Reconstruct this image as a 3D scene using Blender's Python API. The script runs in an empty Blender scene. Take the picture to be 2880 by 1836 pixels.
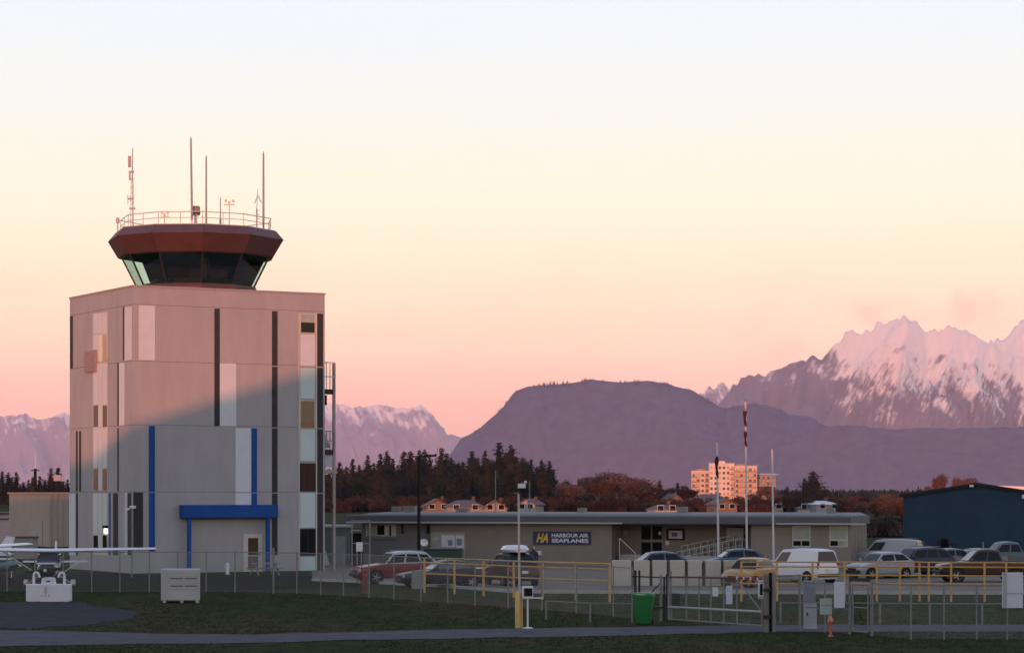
import bpy, bmesh, math, random
from mathutils import Vector, Matrix, noise
R = math.radians
random.seed(7)
SC = bpy.context.scene
COL = SC.collection

# ---------------------------------------------------------------- camera
F, CX, HY, CH = 7116.0, 1440.0, 1387.0, 4.9      # focal length in photo pixels, centre column, horizon row, eye height
cam_d = bpy.data.cameras.new('camera')
cam = bpy.data.objects.new('camera', cam_d); COL.objects.link(cam)
cam.location = (0, 0, CH); cam.rotation_euler = (R(90), 0, 0)
cam_d.sensor_width = 36; cam_d.lens = F/2880*36
cam_d.shift_y = (HY-918)/2880
cam_d.clip_start = 0.5; cam_d.clip_end = 120000
SC.camera = cam

# ---------------------------------------------------------------- sky
SUN_EL, SUN_TRAVEL = 1.6, 11.3                    # degrees; the sun stands low behind the camera, a little to its left
wd = bpy.data.worlds.new('World'); SC.world = wd; wd.use_nodes = True
nt = wd.node_tree; nt.nodes.clear()
def nd(t, typ, **kw):
    n = t.nodes.new(typ)
    for k, v in kw.items(): setattr(n, k, v)
    return n
out = nd(nt, 'ShaderNodeOutputWorld'); bg = nd(nt, 'ShaderNodeBackground')
sky = nd(nt, 'ShaderNodeTexSky', sky_type='NISHITA', sun_disc=False)
sky.sun_elevation = R(SUN_EL); sky.sun_rotation = R(180+SUN_TRAVEL); sky.air_density = 1.6; sky.dust_density = 3
tc = nd(nt, 'ShaderNodeTexCoord'); sep = nd(nt, 'ShaderNodeSeparateXYZ')
nt.links.new(tc.outputs['Generated'], sep.inputs[0])
# twilight belt: the dusk sky's colours by height above the horizon, the same all the way round
wn = nd(nt, 'ShaderNodeTexNoise'); wn.inputs['Scale'].default_value = 5; wn.inputs['Detail'].default_value = 4
wm = nd(nt, 'ShaderNodeMapping'); wm.inputs['Scale'].default_value = (1, 1, 9)
nt.links.new(tc.outputs['Generated'], wm.inputs[0]); nt.links.new(wm.outputs[0], wn.inputs['Vector'])
wobble = nd(nt, 'ShaderNodeMath', operation='MULTIPLY_ADD'); wobble.inputs[1].default_value = 0.02; 
off = nd(nt, 'ShaderNodeMath', operation='SUBTRACT'); off.inputs[1].default_value = 0.01
nt.links.new(wn.outputs['Fac'], wobble.inputs[0]); nt.links.new(sep.outputs['Z'], off.inputs[0]); nt.links.new(off.outputs[0], wobble.inputs[2])
ramp = nd(nt, 'ShaderNodeValToRGB'); cr = ramp.color_ramp
SKY = [(0.0, (1.40, 0.56, 0.42)), (0.035, (1.68, 0.80, 0.49)), (0.054, (1.66, 1.03, 0.66)), (0.080, (1.42, 1.09, 0.74)),
       (0.110, (1.18, 1.15, 0.86)), (0.150, (1.06, 1.09, 1.00)), (0.195, (0.93, 1.02, 1.14)), (0.40, (0.48, 0.56, 0.75)), (1.0, (0.28, 0.37, 0.60))]
while len(cr.elements) < len(SKY): cr.elements.new(0.5)
for e, (p, c) in zip(cr.elements, SKY): e.position = p; e.color = (c[0]/1.75, c[1]/1.75, c[2]/1.75, 1)
nt.links.new(wobble.outputs[0], ramp.inputs[0])
# faint rosy cloud shreds in the low sky
cn = nd(nt, 'ShaderNodeTexNoise'); cn.inputs['Scale'].default_value = 15; cn.inputs['Detail'].default_value = 7; cn.inputs['Roughness'].default_value = 0.58
cm = nd(nt, 'ShaderNodeMapping'); cm.inputs['Scale'].default_value = (1, 1, 2.2); cm.inputs['Location'].default_value = (0.62, 0.3, 0.2)
nt.links.new(tc.outputs['Generated'], cm.inputs[0]); nt.links.new(cm.outputs[0], cn.inputs['Vector'])
cl = nd(nt, 'ShaderNodeMapRange', interpolation_type='SMOOTHSTEP'); cl.inputs['From Min'].default_value = 0.49; cl.inputs['From Max'].default_value = 0.66; cl.inputs['To Max'].default_value = 0.12
nt.links.new(cn.outputs['Fac'], cl.inputs['Value'])
band = nd(nt, 'ShaderNodeMapRange', interpolation_type='SMOOTHSTEP'); band.inputs['From Min'].default_value = 0.115; band.inputs['From Max'].default_value = 0.06
nt.links.new(sep.outputs['Z'], band.inputs['Value'])
cf = nd(nt, 'ShaderNodeMath', operation='MULTIPLY'); nt.links.new(cl.outputs[0], cf.inputs[0]); nt.links.new(band.outputs[0], cf.inputs[1])
cmix = nd(nt, 'ShaderNodeMix', data_type='RGBA'); cmix.inputs[7].default_value = (0.80, 0.38, 0.32, 1)
nt.links.new(cf.outputs[0], cmix.inputs[0]); nt.links.new(ramp.outputs[0], cmix.inputs[6])
add = nd(nt, 'ShaderNodeMix', data_type='RGBA', blend_type='ADD'); add.inputs[0].default_value = 0.026
nt.links.new(cmix.outputs[2], add.inputs[6]); nt.links.new(sky.outputs[0], add.inputs[7])
nt.links.new(add.outputs[2], bg.inputs[0]); bg.inputs[1].default_value = 1.75
nt.links.new(bg.outputs[0], out.inputs[0])

# ---------------------------------------------------------------- sun
sd = bpy.data.lights.new('sun', 'SUN'); sun = bpy.data.objects.new('sun', sd); COL.objects.link(sun)
sd.energy = 3.2; sd.angle = R(0.3); sd.color = (1.0, 0.265, 0.115)
d = Vector((math.sin(R(SUN_TRAVEL))*math.cos(R(SUN_EL)), math.cos(R(SUN_TRAVEL))*math.cos(R(SUN_EL)), -math.sin(R(SUN_EL))))
sun.rotation_euler = d.to_track_quat('-Z', 'Y').to_euler(); sun.location = (-40, -200, 60)

vs = SC.view_settings
vs.view_transform = 'Standard'; vs.look = 'None'; vs.exposure = 0; vs.gamma = 1; vs.use_curve_mapping = False
cy = SC.cycles
cy.use_denoising = True; cy.max_bounces = 8; cy.transparent_max_bounces = 40; cy.volume_bounces = 1; cy.diffuse_bounces = 3

# ---------------------------------------------------------------- helpers
def PX(px, D): return (px-CX)/F*D
def PZ(py, D): return CH-(py-HY)/F*D
def GD(py): return CH*F/(py-HY)
def G(px, py):
    D = GD(py); return (PX(px, D), D)

MATS = {}
def mat(name, col, rough=0.7, metal=0.0, var=0.12, scale=3.0, bump=0.0, stretch=(1, 1, 1), col2=None, detail=5, emit=None, spec=0.5, coord='Object'):
    if name in MATS: return MATS[name]
    m = bpy.data.materials.new(name); m.use_nodes = True; t = m.node_tree; b = t.nodes['Principled BSDF']
    b.inputs['Roughness'].default_value = rough; b.inputs['Metallic'].default_value = metal
    b.inputs['Specular IOR Level'].default_value = spec
    if emit: b.inputs['Emission Color'].default_value = (*emit[:3], 1); b.inputs['Emission Strength'].default_value = emit[3]
    c2 = col2 if col2 else tuple(min(1, c*(1+var)) for c in col); c1 = col if col2 else tuple(c*(1-var) for c in col)
    if var == 0 and not col2: b.inputs['Base Color'].default_value = (*col, 1)
    else:
        tcn = nd(t, 'ShaderNodeTexCoord'); mp = nd(t, 'ShaderNodeMapping'); mp.inputs['Scale'].default_value = stretch
        n = nd(t, 'ShaderNodeTexNoise'); n.inputs['Scale'].default_value = scale; n.inputs['Detail'].default_value = detail; n.inputs['Roughness'].default_value = 0.62
        r = nd(t, 'ShaderNodeMapRange'); r.inputs['From Min'].default_value = 0.3; r.inputs['From Max'].default_value = 0.7
        mx = nd(t, 'ShaderNodeMix', data_type='RGBA'); mx.inputs[6].default_value = (*c1, 1); mx.inputs[7].default_value = (*c2, 1)
        t.links.new(tcn.outputs[coord], mp.inputs[0]); t.links.new(mp.outputs[0], n.inputs['Vector'])
        t.links.new(n.outputs['Fac'], r.inputs['Value']); t.links.new(r.outputs[0], mx.inputs[0]); t.links.new(mx.outputs[2], b.inputs['Base Color'])
        if bump:
            bp = nd(t, 'ShaderNodeBump'); bp.inputs['Strength'].default_value = bump; bp.inputs['Distance'].default_value = 0.05
            t.links.new(n.outputs['Fac'], bp.inputs['Height']); t.links.new(bp.outputs[0], b.inputs['Normal'])
    MATS[name] = m; return m

def tag(o, label=None, cat=None, group=None, kind=None):
    if label: o['label'] = label
    if cat: o['category'] = cat
    if group: o['group'] = group
    if kind: o['kind'] = kind
    return o
def empty(name, loc=(0, 0, 0), rz=0.0):
    o = bpy.data.objects.new(name, None); COL.objects.link(o); o.location = loc; o.rotation_euler = (0, 0, rz); o.empty_display_size = 0.3
    return o
def thing(name, label, cat, loc=(0, 0, 0), rz=0.0, group=None):
    return tag(empty(name, loc, rz), label, cat, group)
def link_mesh(name, me, parent=None, loc=None, rz=None):
    o = bpy.data.objects.new(name, me); COL.objects.link(o)
    if parent is not None: o.parent = parent
    if loc: o.location = loc
    if rz is not None: o.rotation_euler = (0, 0, rz)
    return o
def copy_tree(o, parent=None):
    c = o.copy(); COL.objects.link(c); c.parent = parent
    for ch in o.children: copy_tree(ch, c)
    return c

class MB:
    def __init__(s): s.v = []; s.f = []
    def add(s, vs, fs):
        b = len(s.v); s.v += [tuple(v) for v in vs]; s.f += [tuple(b+i for i in f) for f in fs]; return s
    def box(s, x0, x1, y0, y1, z0, z1):
        return s.add([(x0,y0,z0),(x1,y0,z0),(x1,y1,z0),(x0,y1,z0),(x0,y0,z1),(x1,y0,z1),(x1,y1,z1),(x0,y1,z1)],
                     [(0,3,2,1),(4,5,6,7),(0,1,5,4),(1,2,6,5),(2,3,7,6),(3,0,4,7)])
    def cbox(s, c, dx, dy, dz): return s.box(c[0]-dx/2, c[0]+dx/2, c[1]-dy/2, c[1]+dy/2, c[2]-dz/2, c[2]+dz/2)
    def tube(s, a, b, r0, r1=None, n=8, cap=True):
        r1 = r0 if r1 is None else r1
        a = Vector(a); b = Vector(b); w = (b-a)
        if w.length < 1e-6: return s
        w.normalize(); u = w.orthogonal().normalized(); q = w.cross(u)
        vs = []
        for p, r in ((a, r0), (b, r1)):
            for i in range(n):
                t = 2*math.pi*i/n; vs.append(p+u*(r*math.cos(t))+q*(r*math.sin(t)))
        fs = [(i, (i+1) % n, n+(i+1) % n, n+i) for i in range(n)]
        if cap: fs += [tuple(range(n-1, -1, -1)), tuple(range(n, 2*n))]
        return s.add(vs, fs)
    def path(s, pts, r, n=8):
        for a, b in zip(pts[:-1], pts[1:]): s.tube(a, b, r, r, n)
        return s
    def bar(s, a, b, w, h):
        a = Vector(a); b = Vector(b); d = (b-a).normalized(); up = Vector((0, 0, 1))
        if abs(d.z) > 0.99: up = Vector((0, 1, 0))
        u = d.cross(up).normalized()*w/2; q = u.cross(d).normalized()*h/2
        vs = [a-u-q, a+u-q, a+u+q, a-u+q, b-u-q, b+u-q, b+u+q, b-u+q]
        return s.add(vs, [(0,1,2,3),(7,6,5,4),(0,4,5,1),(1,5,6,2),(2,6,7,3),(3,7,4,0)])
    def prism(s, poly, axis, t0, t1):
        # poly of 2D points; axis 'x','y','z' is the extrusion direction
        def P(p, t): return {'x': (t, p[0], p[1]), 'y': (p[0], t, p[1]), 'z': (p[0], p[1], t)}[axis]
        n = len(poly)
        return s.add([P(p, t0) for p in poly]+[P(p, t1) for p in poly],
                     [tuple(range(n-1, -1, -1)), tuple(range(n, 2*n))]+[(i, (i+1) % n, n+(i+1) % n, n+i) for i in range(n)])
    def lathe(s, prof, c=(0, 0, 0), n=12):
        vs = []; m = len(prof)
        for i in range(n):
            t = 2*math.pi*i/n
            for r, z in prof: vs.append((c[0]+r*math.cos(t), c[1]+r*math.sin(t), c[2]+z))
        fs = []
        for i in range(n):
            j = (i+1) % n
            for k in range(m-1): fs.append((i*m+k, j*m+k, j*m+k+1, i*m+k+1))
        return s.add(vs, fs)
    def quad(s, a, b, c, d): return s.add([a, b, c, d], [(0, 1, 2, 3)])
    def loft(s, rings, cap=True):
        n = len(rings[0]); vs = [p for r in rings for p in r]; fs = []
        for k in range(len(rings)-1):
            for i in range(n): fs.append((k*n+i, k*n+(i+1) % n, (k+1)*n+(i+1) % n, (k+1)*n+i))
        if cap: fs += [tuple(range(n-1, -1, -1)), tuple(range((len(rings)-1)*n, len(rings)*n))]
        return s.add(vs, fs)
    def mesh(s, name, m, smooth=False, bevel=0.0, seg=2, fix=True):
        me = bpy.data.meshes.new(name); me.from_pydata(s.v, [], s.f)
        bm = bmesh.new(); bm.from_mesh(me)
        if fix: bmesh.ops.recalc_face_normals(bm, faces=bm.faces)
        if bevel:
            bmesh.ops.bevel(bm, geom=list(bm.edges), offset=bevel, segments=seg, affect='EDGES', profile=0.6, clamp_overlap=True)
        if smooth:
            for f in bm.faces: f.smooth = True
            for e in bm.edges:
                if len(e.link_faces) == 2 and e.calc_face_angle(0) > R(smooth if smooth is not True else 40): e.smooth = False
        bm.to_mesh(me); bm.free()
        if m: me.materials.append(m)
        return me
    def build(s, name, m, parent=None, loc=None, rz=None, **kw):
        return link_mesh(name, s.mesh(name, m, **kw), parent, loc, rz)

class Face:
    """a vertical wall line: origin, heading; turns photo columns into metres along the wall"""
    def __init__(s, ox, oy, ang): s.ox, s.oy = ox, oy; s.c, s.s = math.cos(ang), math.sin(ang)
    def u(s, px): t = (px-CX)/F; return (t*s.oy-s.ox)/(s.c-t*s.s)
    def d(s, u): return s.oy+u*s.s
    def z(s, py, u): return PZ(py, s.d(u))

def smooth01(t): t = max(0, min(1, t)); return t*t*(3-2*t)
def interp(pts, x):
    if x <= pts[0][0]: return pts[0][1]
    for (a, b), (c, e) in zip(pts[:-1], pts[1:]):
        if x <= c: return b+(e-b)*(x-a)/(c-a)
    return pts[-1][1]
def fbm(x, y, z=0, o=5): return noise.fractal(Vector((x, y, z)), 0.9, 2.1, o)

# ---------------------------------------------------------------- common materials
M_white = mat('white_paint', (0.62, 0.62, 0.62), 0.5, var=0.08, scale=1.5)
M_galv = mat('galvanised_steel', (0.19, 0.19, 0.185), 0.6, 0.2, var=0.15, scale=6)
M_black = mat('black_metal', (0.008, 0.008, 0.009), 0.6, var=0.1, spec=0.15)
M_dark = mat('dark_trim', (0.024, 0.024, 0.028), 0.6, var=0.15, spec=0.25)
M_glass = mat('window_glass', (0.010, 0.012, 0.014), 0.05, var=0, spec=0.2)
M_glassg = mat('pale_blind_glass', (0.30, 0.34, 0.29), 0.15, var=0.15, scale=2)
M_yellow = mat('yellow_paint', (0.50, 0.30, 0.08), 0.5, var=0.15, scale=5)
M_rubber = mat('tyre_rubber', (0.015, 0.015, 0.016), 0.85, var=0.1)
M_rim = mat('alloy_rim', (0.35, 0.35, 0.36), 0.35, 0.8, var=0.1)
M_conc = mat('pale_concrete', (0.36, 0.35, 0.33), 0.85, var=0.14, scale=2.5, bump=0.2)
M_red = mat('red_paint', (0.30, 0.03, 0.03), 0.5, var=0.1)
M_lamp_red = mat('red_lens', (0.35, 0.02, 0.02), 0.25, var=0)
M_lens = mat('clear_lens', (0.55, 0.55, 0.55), 0.12, var=0)

# ================================================================= land, mountains, air
def grid_mesh(name, xs, ys, zf, m, smooth=True):
    vs = [(x, y, zf(x, y)) for y in ys for x in xs]; nx = len(xs)
    fs = [(j*nx+i, j*nx+i+1, (j+1)*nx+i+1, (j+1)*nx+i) for j in range(len(ys)-1) for i in range(nx-1)]
    me = bpy.data.meshes.new(name); me.from_pydata(vs, [], fs); me.materials.append(m)
    if smooth: me.polygons.foreach_set('use_smooth', [True]*len(fs))
    return me
def ground_mat():
    m = bpy.data.materials.new('winter_grass'); m.use_nodes = True; t = m.node_tree; b = t.nodes['Principled BSDF']; b.inputs['Roughness'].default_value = 0.95
    b.inputs['Specular IOR Level'].default_value = 0.02
    g = nd(t, 'ShaderNodeNewGeometry')
    n1 = nd(t, 'ShaderNodeTexNoise'); n1.inputs['Scale'].default_value = 0.11; n1.inputs['Detail'].default_value = 6
    n2 = nd(t, 'ShaderNodeTexNoise'); n2.inputs['Scale'].default_value = 1.3; n2.inputs['Detail'].default_value = 6
    mp = nd(t, 'ShaderNodeMapping'); mp.inputs['Scale'].default_value = (1, 0.45, 1)
    t.links.new(g.outputs['Position'], mp.inputs[0]); t.links.new(mp.outputs[0], n1.inputs['Vector']); t.links.new(mp.outputs[0], n2.inputs['Vector'])
    r1 = nd(t, 'ShaderNodeValToRGB'); e = r1.color_ramp.elements
    e[0].position = 0.38; e[0].color = (0.043, 0.036, 0.017, 1); e[1].position = 0.58; e[1].color = (0.019, 0.036, 0.011, 1)
    t.links.new(n1.outputs['Fac'], r1.inputs[0])
    r2 = nd(t, 'ShaderNodeMapRange'); r2.inputs['From Min'].default_value = 0.3; r2.inputs['From Max'].default_value = 0.7; r2.inputs['To Min'].default_value = 0.62; r2.inputs['To Max'].default_value = 1.38
    t.links.new(n2.outputs['Fac'], r2.inputs['Value'])
    mx = nd(t, 'ShaderNodeVectorMath', operation='SCALE'); t.links.new(r1.outputs[0], mx.inputs[0]); t.links.new(r2.outputs[0], mx.inputs['Scale'])
    t.links.new(mx.outputs[0], b.inputs['Base Color'])
    return m
M_grass = ground_mat(); MATS['winter_grass'] = M_grass
def lines(vals): return sorted(set(vals))
gx = lines([-13000, -8000, -4000, -2000, -1000, -500, -250]+list(range(-150, 151, 15))+[250, 500, 1000, 2000, 4000, 8000, 13000])
gy = lines([-600, -300, -150]+list(range(-75, 331, 15))+[450, 700, 1000, 1500, 2500, 4000, 7000, 12000, 20000, 31000])
tag(link_mesh('ground', grid_mesh('ground', gx, gy, lambda x, y: 0.0, M_grass)), 'dark winter grass field around the airport buildings', kind='structure')

def sheet(name, pts, z, m, label=None, step=6.0):
    # a flat sheet from a plan outline; cut into strips so that no triangle gets large
    me = bpy.data.meshes.new(name); bm = bmesh.new()
    bm.faces.new([bm.verts.new((x, y, z)) for x, y in pts])
    bmesh.ops.triangulate(bm, faces=bm.faces); bm.normal_update()
    for f in bm.faces:
        if f.normal.z < 0: f.normal_flip()
    bm.to_mesh(me); bm.free(); me.materials.append(m)
    return tag(link_mesh(name, me), label, kind='structure')
def ragged(pts, amp, step, seed):
    o = []; n = len(pts)
    for i in range(n):
        a, b = Vector((*pts[i], 0)), Vector((*pts[(i+1) % n], 0)); L = (b-a).length; k = max(1, min(60, int(L/step)))
        for q in range(k):
            p = a.lerp(b, q/k); o.append((p.x+amp*0.5*fbm(p.x*.9, p.y*.9, seed), p.y+amp*fbm(p.x*.6, p.y*.6, seed+5)))
    return o
M_path = mat('path_asphalt', (0.078, 0.083, 0.092), 0.9, var=0.24, scale=0.9, bump=0.1, detail=8, spec=0.06)
M_lot = mat('lot_asphalt', (0.172, 0.153, 0.125), 0.9, var=0.14, scale=0.5, detail=8, bump=0.1, spec=0.06)
M_apron = mat('apron_asphalt', (0.030, 0.034, 0.042), 0.9, var=0.25, scale=0.6, detail=8, bump=0.1, spec=0.06)
far = [(-400, 1770), (0, 1771), (250, 1776), (500, 1783), (720, 1784), (1000, 1777), (1250, 1771), (1500, 1767), (1750, 1763), (2150, 1757), (2500, 1757), (3300, 1757)]
near = [(-400, 1822), (0, 1817), (250, 1813), (500, 1810), (720, 1808), (1000, 1799), (1250, 1796), (1500, 1792), (1750, 1787), (2150, 1777), (2500, 1776), (3300, 1776)]
sheet('path', ragged([G(*p) for p in far]+[G(*p) for p in reversed(near)], 0.35, 0.6, 1), 0.016, M_path, 'grey asphalt path crossing the foreground grass')
sheet('apron', ragged([G(*p) for p in [(-300, 1694), (60, 1693), (200, 1694), (300, 1706), (400, 1724), (360, 1742), (240, 1757), (100, 1766), (-300, 1768)]], 1.5, 0.5, 8), 0.012, M_apron, 'dark asphalt patch under the white barrier')
lot_edge = [(880, 1633), (1045, 1640), (1200, 1648), (1330, 1657), (1450, 1667), (1700, 1668), (2300, 1670), (2880, 1671), (3300, 1672)]
lot = [G(*p) for p in lot_edge]
sheet('parking_lot', lot+[(75, 176), (24, 176), (-8, 182), (-14, 176)], 0.02, M_lot, 'grey asphalt parking lot in front of the terminal')
k = MB()
for (a, b) in zip(lot[:-1], lot[1:]): k.bar((a[0], a[1]-0.08, 0.075), (b[0], b[1]-0.08, 0.075), 0.16, 0.15)
tag(k.build('kerb', M_conc), 'pale concrete kerb along the lot edge', kind='structure')

M_bed = mat('dark_soil_bed', (0.014, 0.014, 0.013), 0.95, var=0.4, scale=0.8, spec=0.02)
sheet('planting_bed', [G(*p) for p in [(-300, 1612), (330, 1614), (660, 1622), (1000, 1612), (1010, 1652), (700, 1658), (300, 1656), (-300, 1656)]], 0.008, M_bed, 'dark planting bed along the foot of the tower')
# grass tufts over the near field (nobody could count them)
def in_poly(x, y, poly):
    c = False; j = len(poly)-1
    for i in range(len(poly)):
        xi, yi = poly[i]; xj, yj = poly[j]
        if (yi > y) != (yj > y) and x < (xj-xi)*(y-yi)/(yj-yi)+xi: c = not c
        j = i
    return c
NEARP = [G(*p) for p in far]+[G(*p) for p in reversed(near)]
APR = [G(*p) for p in [(-300, 1694), (60, 1693), (200, 1694), (300, 1706), (400, 1724), (360, 1742), (240, 1757), (100, 1766), (-300, 1768)]]
vsg = []; fsg = []; rr = random.Random(3); n = 0
while n < 22000:
    y = 76+rr.random()**1.3*52; x = (rr.random()-0.5)*y*0.43
    if in_poly(x, y, NEARP) or in_poly(x, y, APR): continue
    if noise.noise(Vector((x*0.25, y*0.12, 3))) < -0.1+rr.uniform(-.4, .4): n += 1; continue
    if y > 122 and x > -8: n += 1; continue
    h = rr.uniform(0.015, 0.045)*(2.2 if rr.random() < 0.02 else 1); a = rr.random()*6.28
    for q in range(2):
        b = a+q*1.9; w = rr.uniform(0.03, 0.07); dx, dy = math.cos(b)*w, math.sin(b)*w; i = len(vsg)
        vsg += [(x-dx, y-dy, 0), (x+dx, y+dy, 0), (x+dx*0.4+rr.uniform(-.04, .04), y+dy*0.4, h)]; fsg.append((i, i+1, i+2))
    n += 1
me = bpy.data.meshes.new('grass'); me.from_pydata(vsg, [], fsg); me.materials.append(mat('grass_blades', (0.065, 0.056, 0.026), 0.9, var=0.3, scale=0.16, col2=(0.034, 0.062, 0.019), spec=0.02))
tag(link_mesh('grass', me), 'rough tufts of winter grass in the foreground field', 'grass', kind='stuff')

# ---- mountains
def mountain_mat(name, snow_z, snow_fade, forest, rock, k=0.5, amount=0.0, streak=70.0, side=None, long=5.0, grain=0.0035):
    m = bpy.data.materials.new(name); m.use_nodes = True; t = m.node_tree; b = t.nodes['Principled BSDF']; b.inputs['Roughness'].default_value = 0.9
    b.inputs['Specular IOR Level'].default_value = 0.1
    g = nd(t, 'ShaderNodeNewGeometry'); s = nd(t, 'ShaderNodeSeparateXYZ'); t.links.new(g.outputs['Position'], s.inputs[0])
    kz = nd(t, 'ShaderNodeMath', operation='MULTIPLY_ADD'); kz.inputs[1].default_value = -k
    t.links.new(s.outputs['Z'], kz.inputs[0]); t.links.new(s.outputs['X'], kz.inputs[2])
    cb = nd(t, 'ShaderNodeCombineXYZ'); t.links.new(kz.outputs[0], cb.inputs[0]); t.links.new(s.outputs['Z'], cb.inputs[2])
    mp = nd(t, 'ShaderNodeMapping'); mp.inputs['Scale'].default_value = (1/streak, 1, 1/(streak*long))
    t.links.new(cb.outputs[0], mp.inputs[0])
    n = nd(t, 'ShaderNodeTexNoise'); n.inputs['Scale'].default_value = 1; n.inputs['Detail'].default_value = 9; n.inputs['Roughness'].default_value = 0.74
    t.links.new(mp.outputs[0], n.inputs['Vector'])
    n2 = nd(t, 'ShaderNodeTexNoise'); n2.inputs['Scale'].default_value = grain; n2.inputs['Detail'].default_value = 8; t.links.new(g.outputs['Position'], n2.inputs['Vector'])
    zz = nd(t, 'ShaderNodeMapRange'); zz.inputs['From Min'].default_value = snow_z-snow_fade; zz.inputs['From Max'].default_value = snow_z+snow_fade
    zz.inputs['To Min'].default_value = -0.34; zz.inputs['To Max'].default_value = 0.22
    t.links.new(s.outputs['Z'], zz.inputs['Value'])
    av = nd(t, 'ShaderNodeMath', operation='ADD'); t.links.new(zz.outputs[0], av.inputs[0]); t.links.new(n.outputs['Fac'], av.inputs[1])
    nm = nd(t, 'ShaderNodeMath', operation='MULTIPLY_ADD'); nm.inputs[1].default_value = 0.75; nm.inputs[2].default_value = -0.375+amount
    t.links.new(n2.outputs['Fac'], nm.inputs[0])
    a2 = nd(t, 'ShaderNodeMath', operation='ADD'); t.links.new(av.outputs[0], a2.inputs[0]); t.links.new(nm.outputs[0], a2.inputs[1])
    if side:   # one flank holds less snow than the other
        sb = nd(t, 'ShaderNodeMapRange', interpolation_type='SMOOTHSTEP'); sb.inputs['From Min'].default_value = side[0]; sb.inputs['From Max'].default_value = side[1]; sb.inputs['To Min'].default_value = -0.15; sb.inputs['To Max'].default_value = 0.07
        t.links.new(s.outputs['X'], sb.inputs['Value']); a3 = nd(t, 'ShaderNodeMath', operation='ADD'); t.links.new(a2.outputs[0], a3.inputs[0]); t.links.new(sb.outputs[0], a3.inputs[1]); a2 = a3
    sm = nd(t, 'ShaderNodeMapRange', interpolation_type='SMOOTHSTEP'); sm.inputs['From Min'].default_value = 0.42; sm.inputs['From Max'].default_value = 0.63
    t.links.new(a2.outputs[0], sm.inputs['Value'])
    rk = nd(t, 'ShaderNodeMix', data_type='RGBA'); rk.inputs[6].default_value = (*forest, 1); rk.inputs[7].default_value = (*rock, 1); t.links.new(n2.outputs['Fac'], rk.inputs[0])
    mx = nd(t, 'ShaderNodeMix', data_type='RGBA'); mx.inputs[7].default_value = (0.95, 0.88, 0.79, 1)  # snow tinted warm: part of the sunset glow is in its colour
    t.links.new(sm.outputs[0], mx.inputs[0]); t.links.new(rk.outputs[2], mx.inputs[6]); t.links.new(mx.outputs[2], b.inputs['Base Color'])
    return m
def mountain(name, label, prof, D, front, back, m, nx=260, ny=60, gully=0.10, gs=500.0, k=0.5, jag=0.0, power=1.25, seed=0.0):
    p0, p1 = prof[0][0], prof[-1][0]; vs = []; rows = []
    vlist = [i/ny for i in range(ny+1)]+[1+0.25*(i+1) for i in range(4)]
    for v in vlist:
        for i in range(nx+1):
            px = p0+(p1-p0)*i/nx; x = PX(px, D)
            h = PZ(interp(prof, px), D)
            h += jag*(fbm(x/90, seed, 7, 5))*smooth01((v-0.7)/0.3 if v <= 1 else 1)
            if v <= 1:
                y = D-front*(1-v); z = h*(0.04+0.96*v**power)
                env = 4*v*(1-v)
                xx = x-k*z
                g = 1-abs(fbm(xx/gs, y/(gs*3), seed, 6))*2
                z += gully*h*env*(g-0.55)
            else:
                q = (v-1); y = D+back*q; z = h*(1-q)
            edge = min(1, i/6, (nx-i)/6)
            vs.append((x, y, max(0.02, z*edge)))
    n = nx+1
    fs = [(j*n+i, j*n+i+1, (j+1)*n+i+1, (j+1)*n+i) for j in range(len(vlist)-1) for i in range(nx)]
    me = bpy.data.meshes.new(name); me.from_pydata(vs, [], fs); me.materials.append(m); me.polygons.foreach_set('use_smooth', [True]*len(fs))
    return tag(link_mesh(name, me), label, kind='structure')
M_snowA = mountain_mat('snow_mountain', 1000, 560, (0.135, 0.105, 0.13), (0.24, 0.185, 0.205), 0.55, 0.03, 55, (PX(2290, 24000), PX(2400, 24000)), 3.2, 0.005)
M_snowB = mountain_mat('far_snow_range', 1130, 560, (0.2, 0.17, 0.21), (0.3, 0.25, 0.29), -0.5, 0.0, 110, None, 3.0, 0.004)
M_hill = mountain_mat('forest_hill', 9000, 200, (0.062, 0.066, 0.112), (0.165, 0.158, 0.222), 0.2, 0, 60, None, 5.0, 0.02)  # bluish purple put into the forest and rock colours to help the haze
BIG = [(1900, 1340), (1960, 1230), (2023, 1135), (2066, 1077), (2112, 1055), (2158, 1053), (2197, 1035), (2228, 1019), (2274, 1011), (2321, 1000), (2344, 973), (2375, 938), (2390, 929), (2421, 938),
       (2455, 925), (2491, 907), (2521, 892), (2560, 900), (2583, 909), (2603, 927), (2637, 934), (2657, 921), (2680, 919), (2722, 932), (2746, 950), (2792, 967), (2830, 990), (2880, 1016), (2960, 1050), (3100, 1100), (3300, 1190), (3400, 1330)]
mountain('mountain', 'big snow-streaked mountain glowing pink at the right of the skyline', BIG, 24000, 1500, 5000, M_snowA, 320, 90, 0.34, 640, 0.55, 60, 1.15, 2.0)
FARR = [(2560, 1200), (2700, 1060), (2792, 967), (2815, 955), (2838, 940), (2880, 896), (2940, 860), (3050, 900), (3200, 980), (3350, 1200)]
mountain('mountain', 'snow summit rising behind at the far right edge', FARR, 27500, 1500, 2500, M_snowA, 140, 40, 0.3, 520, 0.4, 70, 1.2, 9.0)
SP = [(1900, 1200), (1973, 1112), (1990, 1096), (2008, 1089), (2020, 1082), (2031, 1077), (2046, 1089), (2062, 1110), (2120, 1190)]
mountain('mountain', 'tiny snow peak showing in the notch beside the forest hill', SP, 33000, 1200, 2000, M_snowB, 80, 30, 0.3, 400, 0.3, 60, 1.2, 5.0)
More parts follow.
